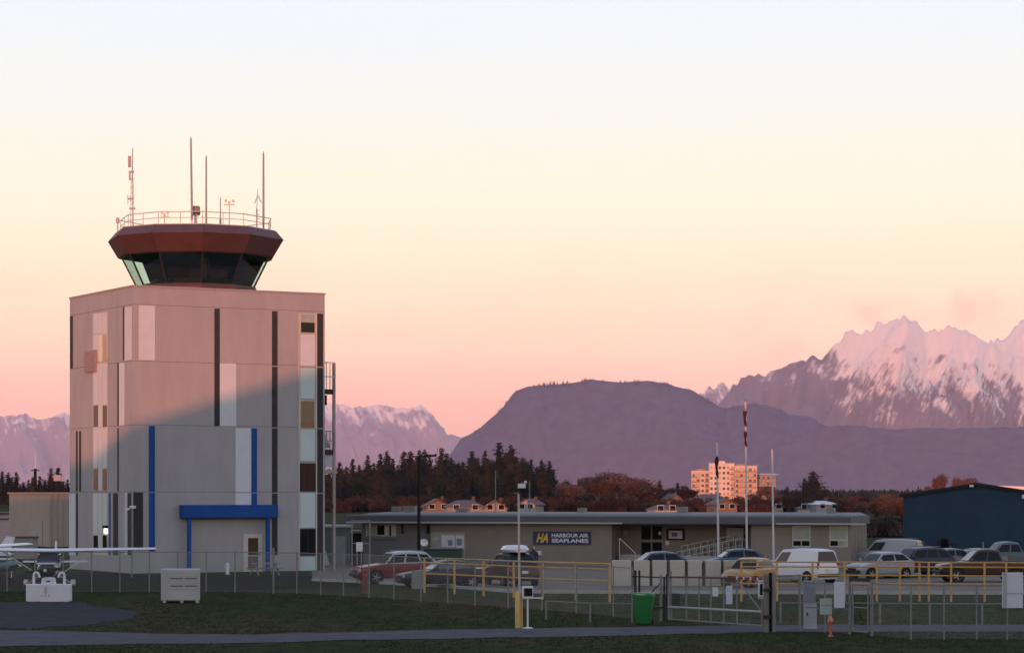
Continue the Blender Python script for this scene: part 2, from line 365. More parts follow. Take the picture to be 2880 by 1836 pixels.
BAK = [(600, 1290), (760, 1190), (860, 1150), (929, 1132), (966, 1139), (992, 1146), (1062, 1138), (1110, 1146), (1151, 1149), (1170, 1143), (1187, 1137), (1219, 1169), (1240, 1196), (1258, 1219), (1284, 1225), (1297, 1232), (1380, 1280), (1480, 1340)]
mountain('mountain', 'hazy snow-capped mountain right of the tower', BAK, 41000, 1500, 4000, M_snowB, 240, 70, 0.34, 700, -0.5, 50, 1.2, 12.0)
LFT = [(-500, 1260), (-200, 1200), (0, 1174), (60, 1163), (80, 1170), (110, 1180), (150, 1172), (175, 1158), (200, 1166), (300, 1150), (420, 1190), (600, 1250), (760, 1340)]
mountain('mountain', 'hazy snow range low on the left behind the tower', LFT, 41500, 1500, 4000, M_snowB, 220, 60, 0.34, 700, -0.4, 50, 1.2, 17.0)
MID = [(2040, 1340), (2160, 1275), (2260, 1225), (2310, 1207), (2350, 1200), (2400, 1194), (2450, 1200), (2500, 1207), (2568, 1205), (2700, 1204), (2880, 1201), (3050, 1210), (3300, 1250), (3500, 1330)]
mountain('hill', 'long low wooded foothill below the big mountain', MID, 11700, 420, 3000, M_hill, 200, 40, 0.07, 700, 0.2, 10, 1.0, 21.0)
H1 = [(1190, 1340), (1240, 1300), (1266, 1276), (1297, 1233), (1349, 1205), (1368, 1189), (1408, 1150), (1447, 1103), (1487, 1086), (1526, 1082), (1585, 1079), (1640, 1071), (1660, 1066), (1704, 1071), (1735, 1076), (1771, 1071),
      (1822, 1072), (1869, 1077), (1901, 1087), (1952, 1099), (1984, 1118), (2019, 1142), (2039, 1150), (2059, 1144), (2118, 1136), (2157, 1140), (2200, 1156), (2215, 1163), (2243, 1166), (2278, 1172), (2305, 1189), (2350, 1206), (2440, 1235), (2560, 1280), (2700, 1340)]
mountain('hill', 'dark purple forested hill with a rounded flat top', H1, 12500, 620, 2500, M_hill, 420, 60, 0.07, 700, 0.2, 7, 0.85, 31.0)
# trees bristling along the hill's crest
tv = []; tf = []; rr = random.Random(11)
for i in range(420):
    px = rr.uniform(1290, 2210)
    if noise.noise(Vector((px*0.03, 2.0, 0))) < -0.05: continue
    px += 0; x = PX(px, 12500); h = PZ(interp(H1, px), 12500); s = rr.uniform(3, 12)*(1.7 if 1500 < px < 1650 and rr.random() < .5 else 1)
    y = 12500+rr.uniform(-60, 20); i0 = len(tv); w = s*0.35
    tv += [(x-w, y, h-14), (x+w, y, h-14), (x, y+w, h-14), (x, y-w, h-14), (x, y, h+s)]; tf += [(i0, i0+3, i0+4), (i0+3, i0+1, i0+4), (i0+1, i0+2, i0+4), (i0+2, i0, i0+4)]
me = bpy.data.meshes.new('hilltop_forest'); me.from_pydata(tv, [], tf); me.materials.append(M_hill)
tag(link_mesh('hilltop_forest', me), 'tiny treetops bristling along the crest of the purple hill', 'forest', kind='stuff')

# ---- the air: one even box of thin haze round camera and scene
hz = MB().box(-13500, 13500, -650, 46000, -1, 2150)
mh = bpy.data.materials.new('haze'); mh.use_nodes = True; t = mh.node_tree; t.nodes.clear()
o_ = nd(t, 'ShaderNodeOutputMaterial'); pv = nd(t, 'ShaderNodeVolumePrincipled')
pv.inputs['Color'].default_value = (0.84, 0.80, 1.0, 1); pv.inputs['Density'].default_value = 1.9e-5; pv.inputs['Anisotropy'].default_value = 0.0
t.links.new(pv.outputs[0], o_.inputs['Volume'])
tag(hz.build('haze', mh), 'thin dusk haze filling the air out to the mountains', 'haze', kind='stuff')

# ---- rosy cloud wisps drifting behind the summits, beyond the haze
def cloud(px, py, wpx, hpx, D, label, seed, dens):
    x, z = PX(px, D), PZ(py, D); w, h = wpx/F*D/2, hpx/F*D/2
    m = bpy.data.materials.new('cloud_wisp'); m.use_nodes = True; t = m.node_tree; t.nodes.clear()
    o = nd(t, 'ShaderNodeOutputMaterial'); p = nd(t, 'ShaderNodeVolumePrincipled'); p.inputs['Color'].default_value = (1.0, 0.86, 0.86, 1)
    tcn = nd(t, 'ShaderNodeTexCoord'); ln = nd(t, 'ShaderNodeVectorMath', operation='LENGTH'); t.links.new(tcn.outputs['Object'], ln.inputs[0])
    n = nd(t, 'ShaderNodeTexNoise'); n.inputs['Scale'].default_value = 1.7; n.inputs['Detail'].default_value = 5; n.inputs['Roughness'].default_value = 0.6
    mp = nd(t, 'ShaderNodeMapping'); mp.inputs['Location'].default_value = (seed, seed*1.7, 0); t.links.new(tcn.outputs['Object'], mp.inputs[0]); t.links.new(mp.outputs[0], n.inputs['Vector'])
    r1 = nd(t, 'ShaderNodeMapRange', interpolation_type='SMOOTHSTEP'); r1.inputs['From Min'].default_value = 1.0; r1.inputs['From Max'].default_value = 0.1; t.links.new(ln.outputs['Value'], r1.inputs['Value'])
    r2 = nd(t, 'ShaderNodeMapRange', interpolation_type='SMOOTHSTEP'); r2.inputs['From Min'].default_value = 0.42; r2.inputs['From Max'].default_value = 0.70; t.links.new(n.outputs['Fac'], r2.inputs['Value'])
    mu = nd(t, 'ShaderNodeMath', operation='MULTIPLY'); t.links.new(r1.outputs[0], mu.inputs[0]); t.links.new(r2.outputs[0], mu.inputs[1])
    m2 = nd(t, 'ShaderNodeMath', operation='MULTIPLY'); m2.inputs[1].default_value = dens; t.links.new(mu.outputs[0], m2.inputs[0]); t.links.new(m2.outputs[0], p.inputs['Density']); t.links.new(p.outputs[0], o.inputs['Volume'])
    bm = bmesh.new(); bmesh.ops.create_icosphere(bm, subdivisions=3, radius=1.0); me = bpy.data.meshes.new('cloud'); bm.to_mesh(me); bm.free(); me.materials.append(m)
    ob = link_mesh('cloud', me, None, (x, D, z)); ob.scale = (w, min(w, 900), h); return tag(ob, label, 'cloud', kind='stuff')
CLD = 47500
cloud(2490, 885, 330, 150, CLD, 'faint rosy cloud wisp over the main snow summit', 1.3, 0.0011)
cloud(2740, 870, 260, 190, CLD+2500, 'rosy cloud wisp between the two right summits', 4.1, 0.0011)
cloud(2215, 985, 150, 130, CLD, 'small rosy cloud wisp above the mountain left shoulder', 7.7, 0.0009)

# ---- unseen hangar added behind the photographer, its roofline shaped to throw the tower's shadow edge
M_hang = mat('shade_hangar_cladding', (0.30, 0.31, 0.32), 0.6, var=0.1, scale=0.6)
t_ = thing('shade_hangar', 'unseen grey hangar with a tall gable, added behind the photographer to shade the field', 'hangar', (0, -60, 0))
MB().prism([(-170, 0), (75, 0), (75, 13.2), (-32.8, 13.2), (-52, 20.94), (-71.2, 13.2), (-170, 13.2)], 'y', -40, 0).build('wall', M_hang, t_)

# ================================================================= control tower
TH = R(29.4); W1, W2 = 12.96, 11.4
TX, TY = PX(373.5, 155), 155.0
M_wall = mat('tower_cladding', (0.335, 0.332, 0.34), 0.8, var=0.085, scale=0.9, detail=9, stretch=(1, 1, 0.3))
M_wp = mat('white_cladding', (0.55, 0.59, 0.62), 0.6, var=0.05, scale=1.0)
M_wt = mat('pale_teal_spandrel', (0.44, 0.57, 0.575), 0.3, var=0.06, scale=0.7)
M_dk = mat('charcoal_cladding', (0.038, 0.038, 0.041), 0.7, var=0.15, scale=2, spec=0.2)
M_blue = mat('blue_cladding', (0.006, 0.066, 0.275), 0.55, var=0.10, scale=1.2, spec=0.2)
M_frame = mat('cream_window_frame', (0.50, 0.48, 0.42), 0.5, var=0.06)
M_brn = mat('bronze_glass', (0.17, 0.125, 0.08), 0.18, var=0.12, scale=0.8)
M_louv = mat('louvre_paint', (0.31, 0.24, 0.24), 0.7, var=0.1)
tw = thing('control_tower', 'grey panelled airport control tower with a wide glazed cab on top', 'control tower', (TX, TY, 0), TH)
# cladding by storey, with open joints between
zz = [0, 4.99, 9.10, 13.01, 16.47, 17.58]
MB().box(0.03, W1-0.03, 0.03, W2-0.03, 0.0, 17.3).build('wall_core', mat('joint_shadow_gap', (0.15, 0.145, 0.15), 0.8), tw)
for a, b in zip(zz[:-1], zz[1:]):
    MB().box(0, W1, 0, W2, a+(0.012 if a else 0), b-0.012).build('wall_band', M_wall, tw)
MB().box(-0.05, W1+0.05, -0.05, W2+0.05, 17.565, 17.66).build('coping', mat('coping', (0.30, 0.29, 0.29), 0.6), tw)
FF = Face(TX, TY, TH); FL = Face(TX, TY, TH+math.pi/2)
def fp(name, x0, x1, y0, y1, m, proud=0.025, parent=None):
    u0, u1 = FF.u(x0), FF.u(x1); um = (u0+u1)/2
    return MB().box(u0, u1, -proud, 0.02, max(0.0, FF.z(y1, um)), FF.z(y0, um)).build(name, m, parent or tw)
def lp(name, x0, x1, y0, y1, m, proud=0.025, parent=None):
    u0, u1 = FL.u(x1), FL.u(x0); um = (u0+u1)/2
    return MB().box(-proud, 0.02, u0, u1, max(0.0, FL.z(y1, um)), FL.z(y0, um)).build(name, m, parent or tw)
# front face
fp('white_panel', 390, 435.5, 859, 1013, M_wp); fp('white_panel', 618, 664, 1022, 1198, M_wp); fp('white_panel', 662, 706, 1204, 1383, M_wp); fp('white_panel', 662, 706, 1386, 1430, M_wp)
fp('charcoal_strip', 603, 617.5, 868, 1197, M_dk, 0.03)
for y0, y1 in ((875, 1028), (1031, 1201), (1204, 1384), (1387, 1560)): fp('charcoal_strip', 765, 780, y0, y1, M_dk, 0.03)
for y0, y1 in ((882, 1030), (1034, 1203), (1206, 1385), (1388, 1606)): fp('charcoal_strip', 891.5, 908, y0, y1, M_dk, 0.03)
fp('charcoal_panel', 375, 402, 1384, 1545, M_dk, 0.03)
for y0, y1 in ((1197, 1382), (1385, 1549)): fp('blue_strip', 419, 435, y0, y1, M_blue, 0.05)
for y0, y1 in ((1204, 1383), (1386, 1430)): fp('blue_strip', 707.5, 722, y0, y1, M_blue, 0.05)
# window column on the front
def col_piece(y0, y1, kind):
    if kind in ('w', 't'): return fp('spandrel_panel', 844, 886, y0, y1, M_wp if kind == 'w' else M_wt, 0.03)
    fr = fp('window', 841.5, 888.5, y0-2, y1+2, M_frame if kind != 'd' else M_dark, 0.02)
    u0, u1 = FF.u(846), FF.u(884); um = (u0+u1)/2; za, zb = FF.z(y1, um), FF.z(y0, um)
    MB().box(u0, u1, -0.035, -0.019, za, zb).build('pane', {'b': M_brn, 'd': M_glass, 'h': M_glassg}[kind], fr)
    if kind == 'h': MB().box(u0, u1, -0.05, -0.036, za, za+(zb-za)*0.55).build('lower_sash', M_glass, fr)
    if kind == 'b': MB().box(u0, u1, -0.05, -0.036, za, za+(zb-za)*0.2).build('lower_sash', mat('bronze_sash', (0.20, 0.12, 0.05), 0.3), fr)
    if kind == 'd': MB().box((u0+u1)/2-0.02, (u0+u1)/2+0.02, -0.05, -0.036, za, zb).build('mullion', M_dark, fr)
    return fr
for y0, y1, kd in ((884, 935, 'h'), (940, 1029, 'w'), (1035, 1121, 't'), (1127, 1202, 'b'), (1207, 1296, 't'), (1304, 1379, 'd'), (1386, 1483, 't'), (1488, 1560, 'd'), (1565, 1610, 't')):
    col_piece(y0, y1, kd)
fp('column_trim', 839, 842, 880, 1610, M_frame, 0.05); fp('column_trim', 888, 891, 880, 1610, M_frame, 0.05)
# door
dr = fp('door', 684, 737, 1501, 1612, M_frame, 0.04)
u0, u1 = FF.u(697), FF.u(725); um = (u0+u1)/2
MB().box(u0, u1, -0.06, -0.038, FF.z(1560, um), FF.z(1512, um)).build('pane', mat('door_glass', (0.045, 0.04, 0.022), 0.1, var=0.2), dr)
MB().box(u0, u1, -0.06, -0.038, 0.12, FF.z(1563, um)).build('lower_panel', mat('door_grey', (0.09, 0.09, 0.10), 0.5), dr)
MB().box(u1+0.05, u1+0.09, -0.13, -0.04, 1.0, 1.16).build('handle', M_galv, dr)
# entrance canopy: a blue slab on two posts
CD = 0.62
FC = Face(TX+math.sin(TH)*CD, TY-math.cos(TH)*CD, TH)
u0, u1 = FC.u(515), FC.u(783); um = (u0+u1)/2; zc0, zc1 = FC.z(1455, um), FC.z(1419, um)
cn_ = MB().box(u0, u1, -CD, 0.0, zc0, zc1).build('canopy', M_blue, tw, bevel=0.02, seg=1)
for px in (534.5, 756):
    u = FC.u(px); MB().box(u-0.11, u+0.11, -CD+0.05, -CD+0.25, 0, zc0).build('canopy_post', M_blue, cn_)
MB().box(u0+0.08, u1-0.08, -CD+0.05, -0.05, zc0-0.04, zc0-0.004).build('soffit', M_dk, cn_)
# left face
def lcols(y0, y1, kinds):
    xs = [(264, 276), (278, 288), (290, 301)]
    for (a, b), kd in zip(xs, kinds):
        if kd == '-': continue
        lp({'d': 'window_pane'}.get(kd, 'spandrel_panel'), a, b, y0, y1, {'w': M_wp, 't': M_wt, 'd': M_glass, 'c': mat('cream_spandrel', (0.70, 0.66, 0.52), 0.5, var=0.05), 'b': mat('tan_spandrel', (0.42, 0.34, 0.24), 0.5, var=0.05)}[kd], 0.03)
lp('column_trim', 262, 303, 880, 1014, M_frame, 0.012); lp('column_trim', 262, 303, 1020, 1380, M_frame, 0.012); lp('column_trim', 262, 303, 1386, 1560, M_frame, 0.012)
lcols(881, 938, 'www'); lcols(942, 985, 'wcb'); lcols(985, 1018, '-cb'); lcols(1024, 1137, 'www'); lcols(1140, 1200, 'dwd'); lcols(1204, 1315, 'www'); lcols(1318, 1378, 'dwd'); lcols(1387, 1502, 'ttt'); lcols(1505, 1548, 'dtd')
lv = lp('louvre_box', 244, 274, 985, 1046, M_louv, 0.16)
u0, u1 = FL.u(272), FL.u(243); um = (u0+u1)/2; za, zb = FL.z(1044, um), FL.z(988, um)
for i in range(9):
    z = za+(zb-za)*(i+0.5)/9; MB().box(-0.20, -0.16, u0, u1, z-0.025, z+0.035).build('slat', M_louv, lv)
lp('white_panel', 352, 371, 863, 1013, M_wp); lp('white_panel', 336, 350, 1020, 1196, M_wp); lp('white_panel', 195, 213, 1388, 1560, M_wp)
lp('charcoal_strip', 346.5, 349, 863, 1013, M_dk, 0.03); lp('charcoal_strip', 331, 334, 1020, 1197, M_dk, 0.03); lp('charcoal_strip', 331, 334, 1203, 1381, M_dk, 0.03)
lp('charcoal_strip', 198, 205, 889, 1036, M_dk, 0.03); lp('charcoal_strip', 214.5, 218.5, 1212, 1381, M_dk, 0.03); lp('charcoal_strip', 223.5, 228, 1212, 1381, M_dk, 0.03)
lp('charcoal_strip', 214.5, 219, 1386, 1560, M_dk, 0.03); lp('charcoal_strip', 319, 332, 1386, 1560, M_dk, 0.03); lp('charcoal_strip', 360.5, 369, 1386, 1560, M_dk, 0.03)
lp('blue_strip', 307, 311, 1386, 1560, M_blue, 0.03); lp('white_strip', 353.5, 358, 1384, 1560, M_wp, 0.05)
lm = lp('wall_lamp', 298, 303, 1484, 1500, mat('lit_lamp', (0.8, 0.75, 0.6), 0.4, var=0, emit=(1, 0.9, 0.7, 2.2)), 0.14)
lp('lamp_hood', 296.5, 304, 1477, 1485, M_black, 0.2, lm)

# ---- cab
CXl, CYl = W1/2, W2/2
ANG = [172, 134, 102, 69, 38, 355, 318, 282, 245, 205]     # plan corners as seen by the camera (0 = left, 90 = toward the camera), going round
def cpt(r, a, z):
    # corner in tower space: rotate world direction into the tower's axes
    wx, wy = -math.cos(R(a))*r, -math.sin(R(a))*r
    return (CXl+wx*math.cos(TH)+wy*math.sin(TH), CYl-wx*math.sin(TH)+wy*math.cos(TH), z)
def ring(r, z): return [cpt(r, a, z) for a in ANG]
M_brown = mat('brown_fascia', (0.075, 0.034, 0.030), 0.6, var=0.14, scale=1.2)
M_brown2 = mat('brown_fascia_top', (0.080, 0.048, 0.054), 0.6, var=0.12, scale=1.2)
M_cabglass = bpy.data.materials.new('tinted_cab_glass'); M_cabglass.use_nodes = True
t = M_cabglass.node_tree; t.nodes.clear()
o_ = nd(t, 'ShaderNodeOutputMaterial'); mix = nd(t, 'ShaderNodeMixShader'); tr = nd(t, 'ShaderNodeBsdfTransparent'); gl = nd(t, 'ShaderNodeBsdfGlossy'); fr_ = nd(t, 'ShaderNodeLayerWeight'); pw_ = nd(t, 'ShaderNodeMath', operation='POWER'); pw_.inputs[1].default_value = 4.0
tr.inputs[0].default_value = (0.86, 0.965, 0.95, 1); gl.inputs[0].default_value = (0.8, 0.9, 0.88, 1); gl.inputs['Roughness'].default_value = 0.03; fr_.inputs[0].default_value = 0.5
t.links.new(fr_.outputs['Facing'], pw_.inputs[0]); ml_ = nd(t, 'ShaderNodeMath', operation='MULTIPLY_ADD'); ml_.inputs[1].default_value = 0.35; ml_.inputs[2].default_value = 0.04; t.links.new(pw_.outputs[0], ml_.inputs[0]); t.links.new(ml_.outputs[0], mix.inputs[0]); t.links.new(tr.outputs[0], mix.inputs[1]); t.links.new(gl.outputs[0], mix.inputs[2]); t.links.new(mix.outputs[0], o_.inputs[0])
MB().loft([ring(4.02, 17.3), ring(4.02, 17.95), ring(3.92, 18.15)]).build('cab_base', M_brown, tw)
n = len(ANG)
gz0, gz1, gr0, gr1 = 18.16, 20.06, 3.86, 4.84
for i in range(n):
    j = (i+1) % n
    a0, b0, a1, b1 = Vector(cpt(gr0, ANG[i], gz0)), Vector(cpt(gr0, ANG[j], gz0)), Vector(cpt(gr1, ANG[i], gz1)), Vector(cpt(gr1, ANG[j], gz1))
    nrm = (b0-a0).cross(a1-a0).normalized()*0.012
    pane = MB().add([a0, b0, b1, a1, a0+nrm, b0+nrm, b1+nrm, a1+nrm], [(0,1,2,3),(7,6,5,4),(0,4,5,1),(1,5,6,2),(2,6,7,3),(3,7,4,0)]).build('cab_pane', M_cabglass, tw)
    MB().bar(a0, a1, 0.09, 0.09).build('mullion', M_dark, pane)
    # brown fascia facets
    for r0, z0, r1, z1, m in ((5.12, 20.07, 5.78, 21.15, M_brown), (5.78, 21.15, 5.30, 21.70, M_brown2)):
        p = [Vector(cpt(r0, ANG[i], z0)), Vector(cpt(r0, ANG[j], z0)), Vector(cpt(r1, ANG[j], z1)), Vector(cpt(r1, ANG[i], z1))]
        c = sum(p, Vector())/4; p = [c+(q-c)*0.994 for q in p]; inn = Vector((CXl, CYl, c.z)); q2 = [q+(inn-q).normalized()*0.12 for q in p]
        MB().add(p+q2, [(0,1,2,3),(7,6,5,4),(0,4,5,1),(1,5,6,2),(2,6,7,3),(3,7,4,0)]).build('fascia_panel', m, tw)
MB().loft([ring(5.0, 20.02), ring(5.6, 21.13), ring(5.2, 21.66)]).build('roof', mat('cab_roof', (0.05, 0.035, 0.035), 0.8), tw)
MB().loft([ring(4.78, 19.99), ring(4.78, 20.02)]).build('cab_ceiling', M_black, tw)
MB().loft([ring(3.7, 18.17), ring(3.7, 18.22)]).build('cab_floor', M_black, tw)
MB().loft([ring(5.24, 21.66), ring(5.24, 21.76)]).build('roof_curb', mat('roof_curb', (0.42, 0.40, 0.39), 0.6), tw)
# blinds drawn behind the rear panes, consoles and a column inside
for a, b in ((325, 282), (282, 245), (245, 208)):
    p = [cpt(3.72, a, 18.1), cpt(3.72, b, 18.1), cpt(4.72, b, 20.02), cpt(4.72, a, 20.02)]
    MB().quad(*p).build('blind', mat('navy_blind', (0.012, 0.016, 0.024), 0.9), tw)
MB().loft([[cpt(2.9, a, 18.22) for a in ANG], [cpt(2.9, a, 18.55) for a in ANG], [cpt(2.5, a, 18.62) for a in ANG]]).build('console', M_black, tw)
MB().lathe([(0.28, 18.2), (0.28, 20.0)], cpt(1.6, 120, 0)[:2]+(0,), 10).build('cab_column', M_black, tw)
# ---- roof rail
rl = MB()
RA = [(a+b)/2 if False else a for a in ANG]
pts_t = [cpt(4.95, a, 22.52) for a in ANG]; pts_m = [cpt(4.95, a, 22.15) for a in ANG]
rl.path(pts_t+[pts_t[0]], 0.03, 6); 
rail = rl.build('guard_rail', mat('rail_paint', (0.55, 0.52, 0.50), 0.5), tw)
MB().path(pts_m+[pts_m[0]], 0.022, 6).build('mid_rail', MATS['rail_paint'], rail)
for i in range(n):
    a, b = Vector(pts_t[i]), Vector(pts_t[(i+1) % n]); k = max(1, round((b-a).length/1.5))
    for q in range(k):
        p = a.lerp(b, q/k); MB().tube((p.x, p.y, 21.72), (p.x, p.y, 22.52), 0.024, n=6).build('rail_post', MATS['rail_paint'], rail)

# ---- aerials and lights on the cab roof: things of their own, standing on the roof
RD = TY+(CXl*math.sin(TH)+CYl*math.cos(TH))       # distance of the cab's axis
def roof_pt(px, dy=0.0): return (PX(px, RD+dy), RD+dy, 21.76)
M_pink = mat('salmon_glow', (0.85, 0.42, 0.36), 0.4, var=0.05, emit=(1.0, 0.35, 0.3, 0.35))
M_whip = mat('grey_fibreglass', (0.30, 0.29, 0.30), 0.5, var=0.08)
def whip(px, top, dy, r, label, bend=0.0, grp='whip aerials on the cab roof'):
    x, y, z = roof_pt(px, dy); zt = PZ(top, y)
    tt = thing('whip_aerial', label, 'antenna', (x, y, z-0.02), 0, grp)
    MB().tube((0, 0, 0), (0, 0, 0.5), 0.06, n=8).build('mount', M_pink if bend else M_galv, tt)  # pink mount takes the lamps' faint glow, though it is no lamp
    MB().tube((0, 0, 0.5), (bend, 0, (zt-z)*0.97), r, r*0.75, 8).build('rod', M_whip, tt); MB().tube((bend, 0, (zt-z)*0.97), (bend, 0, zt-z), r*0.4, r*0.2, 6).build('tip', M_dark, tt)
    return tt
whip(540, 383, -2.6, 0.075, 'tallest grey whip aerial at the middle of the cab roof', -0.07)
whip(580, 435, -1.0, 0.065, 'grey whip aerial just right of the tallest one')
whip(741, 425, -1.6, 0.075, 'grey whip aerial at the right rim of the cab roof')
whip(620, 553, -3.4, 0.04, 'short thin whip aerial before the pink lamp cluster')
# lattice mast on the left
x, y, z = roof_pt(372, -2.4); zt = PZ(416, y); h = zt-z
lt = thing('lattice_mast', 'slim lattice mast with radio gear at the left of the cab roof', 'antenna mast', (x, y, z-0.02))
m1 = MB()
for sx, sy in ((-.09, -.06), (.09, -.06), (0, .1)): m1.tube((sx, sy, 0), (sx*0.7, sy*0.7, h*0.62), 0.022, n=5)
for i in range(9):
    z0 = h*0.62*i/9; z1 = h*0.62*(i+1)/9; m1.tube((-.09, -.06, z0), (.09, -.06, z1), 0.013, n=4); m1.tube((.09, -.06, z0), (0, .1, z1), 0.013, n=4)
m1.build('lattice', mat('mast_paint', (0.52, 0.40, 0.38), 0.5), lt)
MB().tube((0, 0, h*0.6), (0.03, 0, h), 0.04, 0.03).build('rod', M_whip, lt)
MB().box(-0.26, -0.08, -.08, .08, h*0.76, h*0.90).build('radio_box', M_whip, lt); MB().box(-0.22, 0.12, -.03, .03, h*0.69, h*0.715).build('cross_arm', M_whip, lt)
MB().tube((-.16, 0, h*0.6), (-.16, 0, h*0.7), 0.06).build('radio_can', MATS['mast_paint'], lt)
MB().box(-0.3, 0.1, -.02, .02, h*0.355, h*0.375).tube((-.28, 0, h*0.30), (-.28, 0, h*0.42), 0.02).tube((-.14, 0, h*0.33), (-.14, 0, h*0.40), 0.02).build('dipole', M_whip, lt)
MB().box(-0.2, 0.2, -.03, .03, h*0.235, h*0.255).build('cross_arm', M_whip, lt)
# lamp clusters
def cluster(px, py, w, dy, label):
    x, y, z = roof_pt(px, dy); zc = PZ(py, y); s = F/y
    tt = thing('lamp_cluster', label, 'lamp', (x, y, z-0.02))
    MB().tube((0, 0, 0), (0, 0, zc-z-0.1), 0.03).build('pole', mat('pink_pole', (0.6, 0.4, 0.37), 0.5), tt)
    MB().box(-w/s/2, w/s/2, -.03, .03, zc-z-0.16, zc-z-0.11).build('cross_arm', MATS['pink_pole'], tt)
    for i in range(3):
        xx = (-0.5+(i+0.5)/3)*w/s; MB().lathe([(0.0, -.12), (0.05, -.10), (0.085, 0.0), (0.06, 0.09), (0, 0.10)], (xx, (-1)**i*0.05, zc-z+0.02+(0.1 if i != 1 else -.02)), 10).build('lamp', M_pink, tt, smooth=True)
cluster(645, 569, 32, -2.2, 'raised pink lamp cluster at the right of the cab roof')
cluster(463, 602, 25, -3.0, 'low pink lamp cluster at the left of the cab roof')
# beacon
x, y, z = roof_pt(550.5, -2.0)
tt = thing('beacon', 'brown beacon drum beside the tallest aerial on the cab roof', 'beacon', (x, y, z-0.02))
zb = PZ(605, y)-z
MB().tube((0, 0, 0), (0, 0, zb), 0.10).build('pedestal', mat('pale_grey', (0.5, 0.5, 0.5), 0.5), tt)
MB().lathe([(0, 0), (0.26, 0), (0.28, 0.1), (0.28, 0.5), (0.24, 0.58), (0, 0.6)], (0, 0, zb), 14).build('drum', mat('beacon_brown', (0.26, 0.17, 0.11), 0.5), tt, smooth=True)
MB().lathe([(0.285, 0.10), (0.30, 0.12), (0.30, 0.2), (0.285, 0.22)], (0, 0, zb), 14).build('band', M_dark, tt)
# arrow aerial
x, y, z = roof_pt(722, -2.0)
tt = thing('arrow_aerial', 'small arrow-shaped aerial beside the right whip aerial', 'antenna', (x, y, z-0.02))
h1 = PZ(586, y)-z; ha = PZ(548, y)-z
MB().tube((0, 0, 0), (0, 0, h1), 0.045).build('pole', mat('warm_grey', (0.36, 0.3, 0.29), 0.5), tt)
for i in range(3): MB().tube((0, 0, h1*(0.5+0.2*i)), (0.18, 0, h1*(0.5+0.2*i)), 0.02).build('rung', MATS['warm_grey'], tt)
MB().tube((0, 0, h1), (0.07, 0, ha+0.4), 0.02).build('stem', MATS['warm_grey'], tt)
MB().tube((0.07, 0, ha), (-0.14, 0, ha-0.55), 0.025).tube((0.07, 0, ha), (0.3, 0, ha-0.5), 0.025).build('arms', MATS['warm_grey'], tt)
x, y, z = roof_pt(331, -0.5)
tt = thing('obstruction_light', 'small reddish lamp at the left end of the roof rail', 'lamp', (x, y, z-0.02))
MB().tube((0, 0, 0), (0, 0, 0.55), 0.035).build('stem', MATS['warm_grey'], tt); MB().lathe([(0, 0), (0.12, 0), (0.13, 0.2), (0.1, 0.34), (0, 0.38)], (0, 0, 0.52), 10).build('lens', MATS['mast_paint'], tt, smooth=True)

# ---- steel escape balconies on the right side
es = thing('escape_stair', 'steel escape balconies and stair against the tower right side', 'fire escape', (TX, TY, 0), TH)
bx0, bx1, by0, by1 = W1+0.06, W1+0.98, 0.5, 4.5
M_es = mat('painted_steel', (0.30, 0.27, 0.27), 0.5, var=0.1); M_cage = mat('sunlit_mesh_guard', (0.72, 0.64, 0.50), 0.6)  # cream guard colour lightened to hold sunlight that does not reach it
FE = Face(TX+math.cos(TH)*W1, TY+math.sin(TH)*W1, TH)
zt1 = FE.z(1018, 0.5)
MB().box(bx1-0.15, bx1+0.02, by0, by0+0.15, 0, zt1).build('post', mat('pale_steel_post', (0.27, 0.25, 0.25), 0.5), es); MB().box(bx1-0.12, bx1, by1-0.12, by1, 0, zt1).build('post', M_es, es); MB().box(bx0, bx0+0.07, by0, by0+0.07, 0, FE.z(1318, 0.3)).build('post', M_es, es)
for yt, yp in ((1018, 1098), (1212, 1268), (1318, 1324)):
    zp, zt = FE.z(yp, 0.5), FE.z(yt, 0.5)
    pl = MB().box(bx0, bx1-0.13, by0, by1-0.13, zp-0.14, zp+0.10).build('platform', M_dark if yt != 1318 else M_es, es)
    if yt == 1318: continue
    for z in (zt, (zt+zp)/2): MB().bar((bx0, by0+0.02, z), (bx1-0.13, by0+0.02, z), 0.08, 0.08).build('rail', M_cage if yt == 1018 else M_es, pl)
    for q in range(4): MB().box(bx0+0.02+q*0.25, bx0+0.08+q*0.25, by0, by0+0.04, zp+0.1, zt).build('baluster', M_cage if yt == 1018 else M_es, pl)
    if yt in (1018, 1212): MB().box(bx0+0.03, bx1-0.14, by1-0.3, by1-0.28, zp+0.1, zt).build('guard_panel', M_cage, pl)
MB().box(bx0, bx0+0.3, by0-0.06, by0+0.3, FE.z(1138, .2), FE.z(1110, .2)).build('floodlight', M_black, es)
MB().box(bx0+0.05, bx0+0.4, by0+0.5, by0+0.9, FE.z(1096, .2), FE.z(1072, .2)).build('equipment_box', M_dark, es)
z0, z1 = FE.z(1314, .5), FE.z(1276, .5)
MB().add([(bx0, by0+.05, z0+0.1), (bx1-.13, by0+.05, z0), (bx1-.13, by0+.05, z1), (bx0+0.3, by0+.05, z1), (bx0, by0+.12, z0+0.1), (bx1-.13, by0+.12, z0), (bx1-.13, by0+.12, z1), (bx0+0.3, by0+.12, z1)],
         [(0,1,2,3),(7,6,5,4),(0,4,5,1),(1,5,6,2),(2,6,7,3),(3,7,4,0)]).build('stair_panel', mat('lavender_panel', (0.42, 0.40, 0.46), 0.5), es)

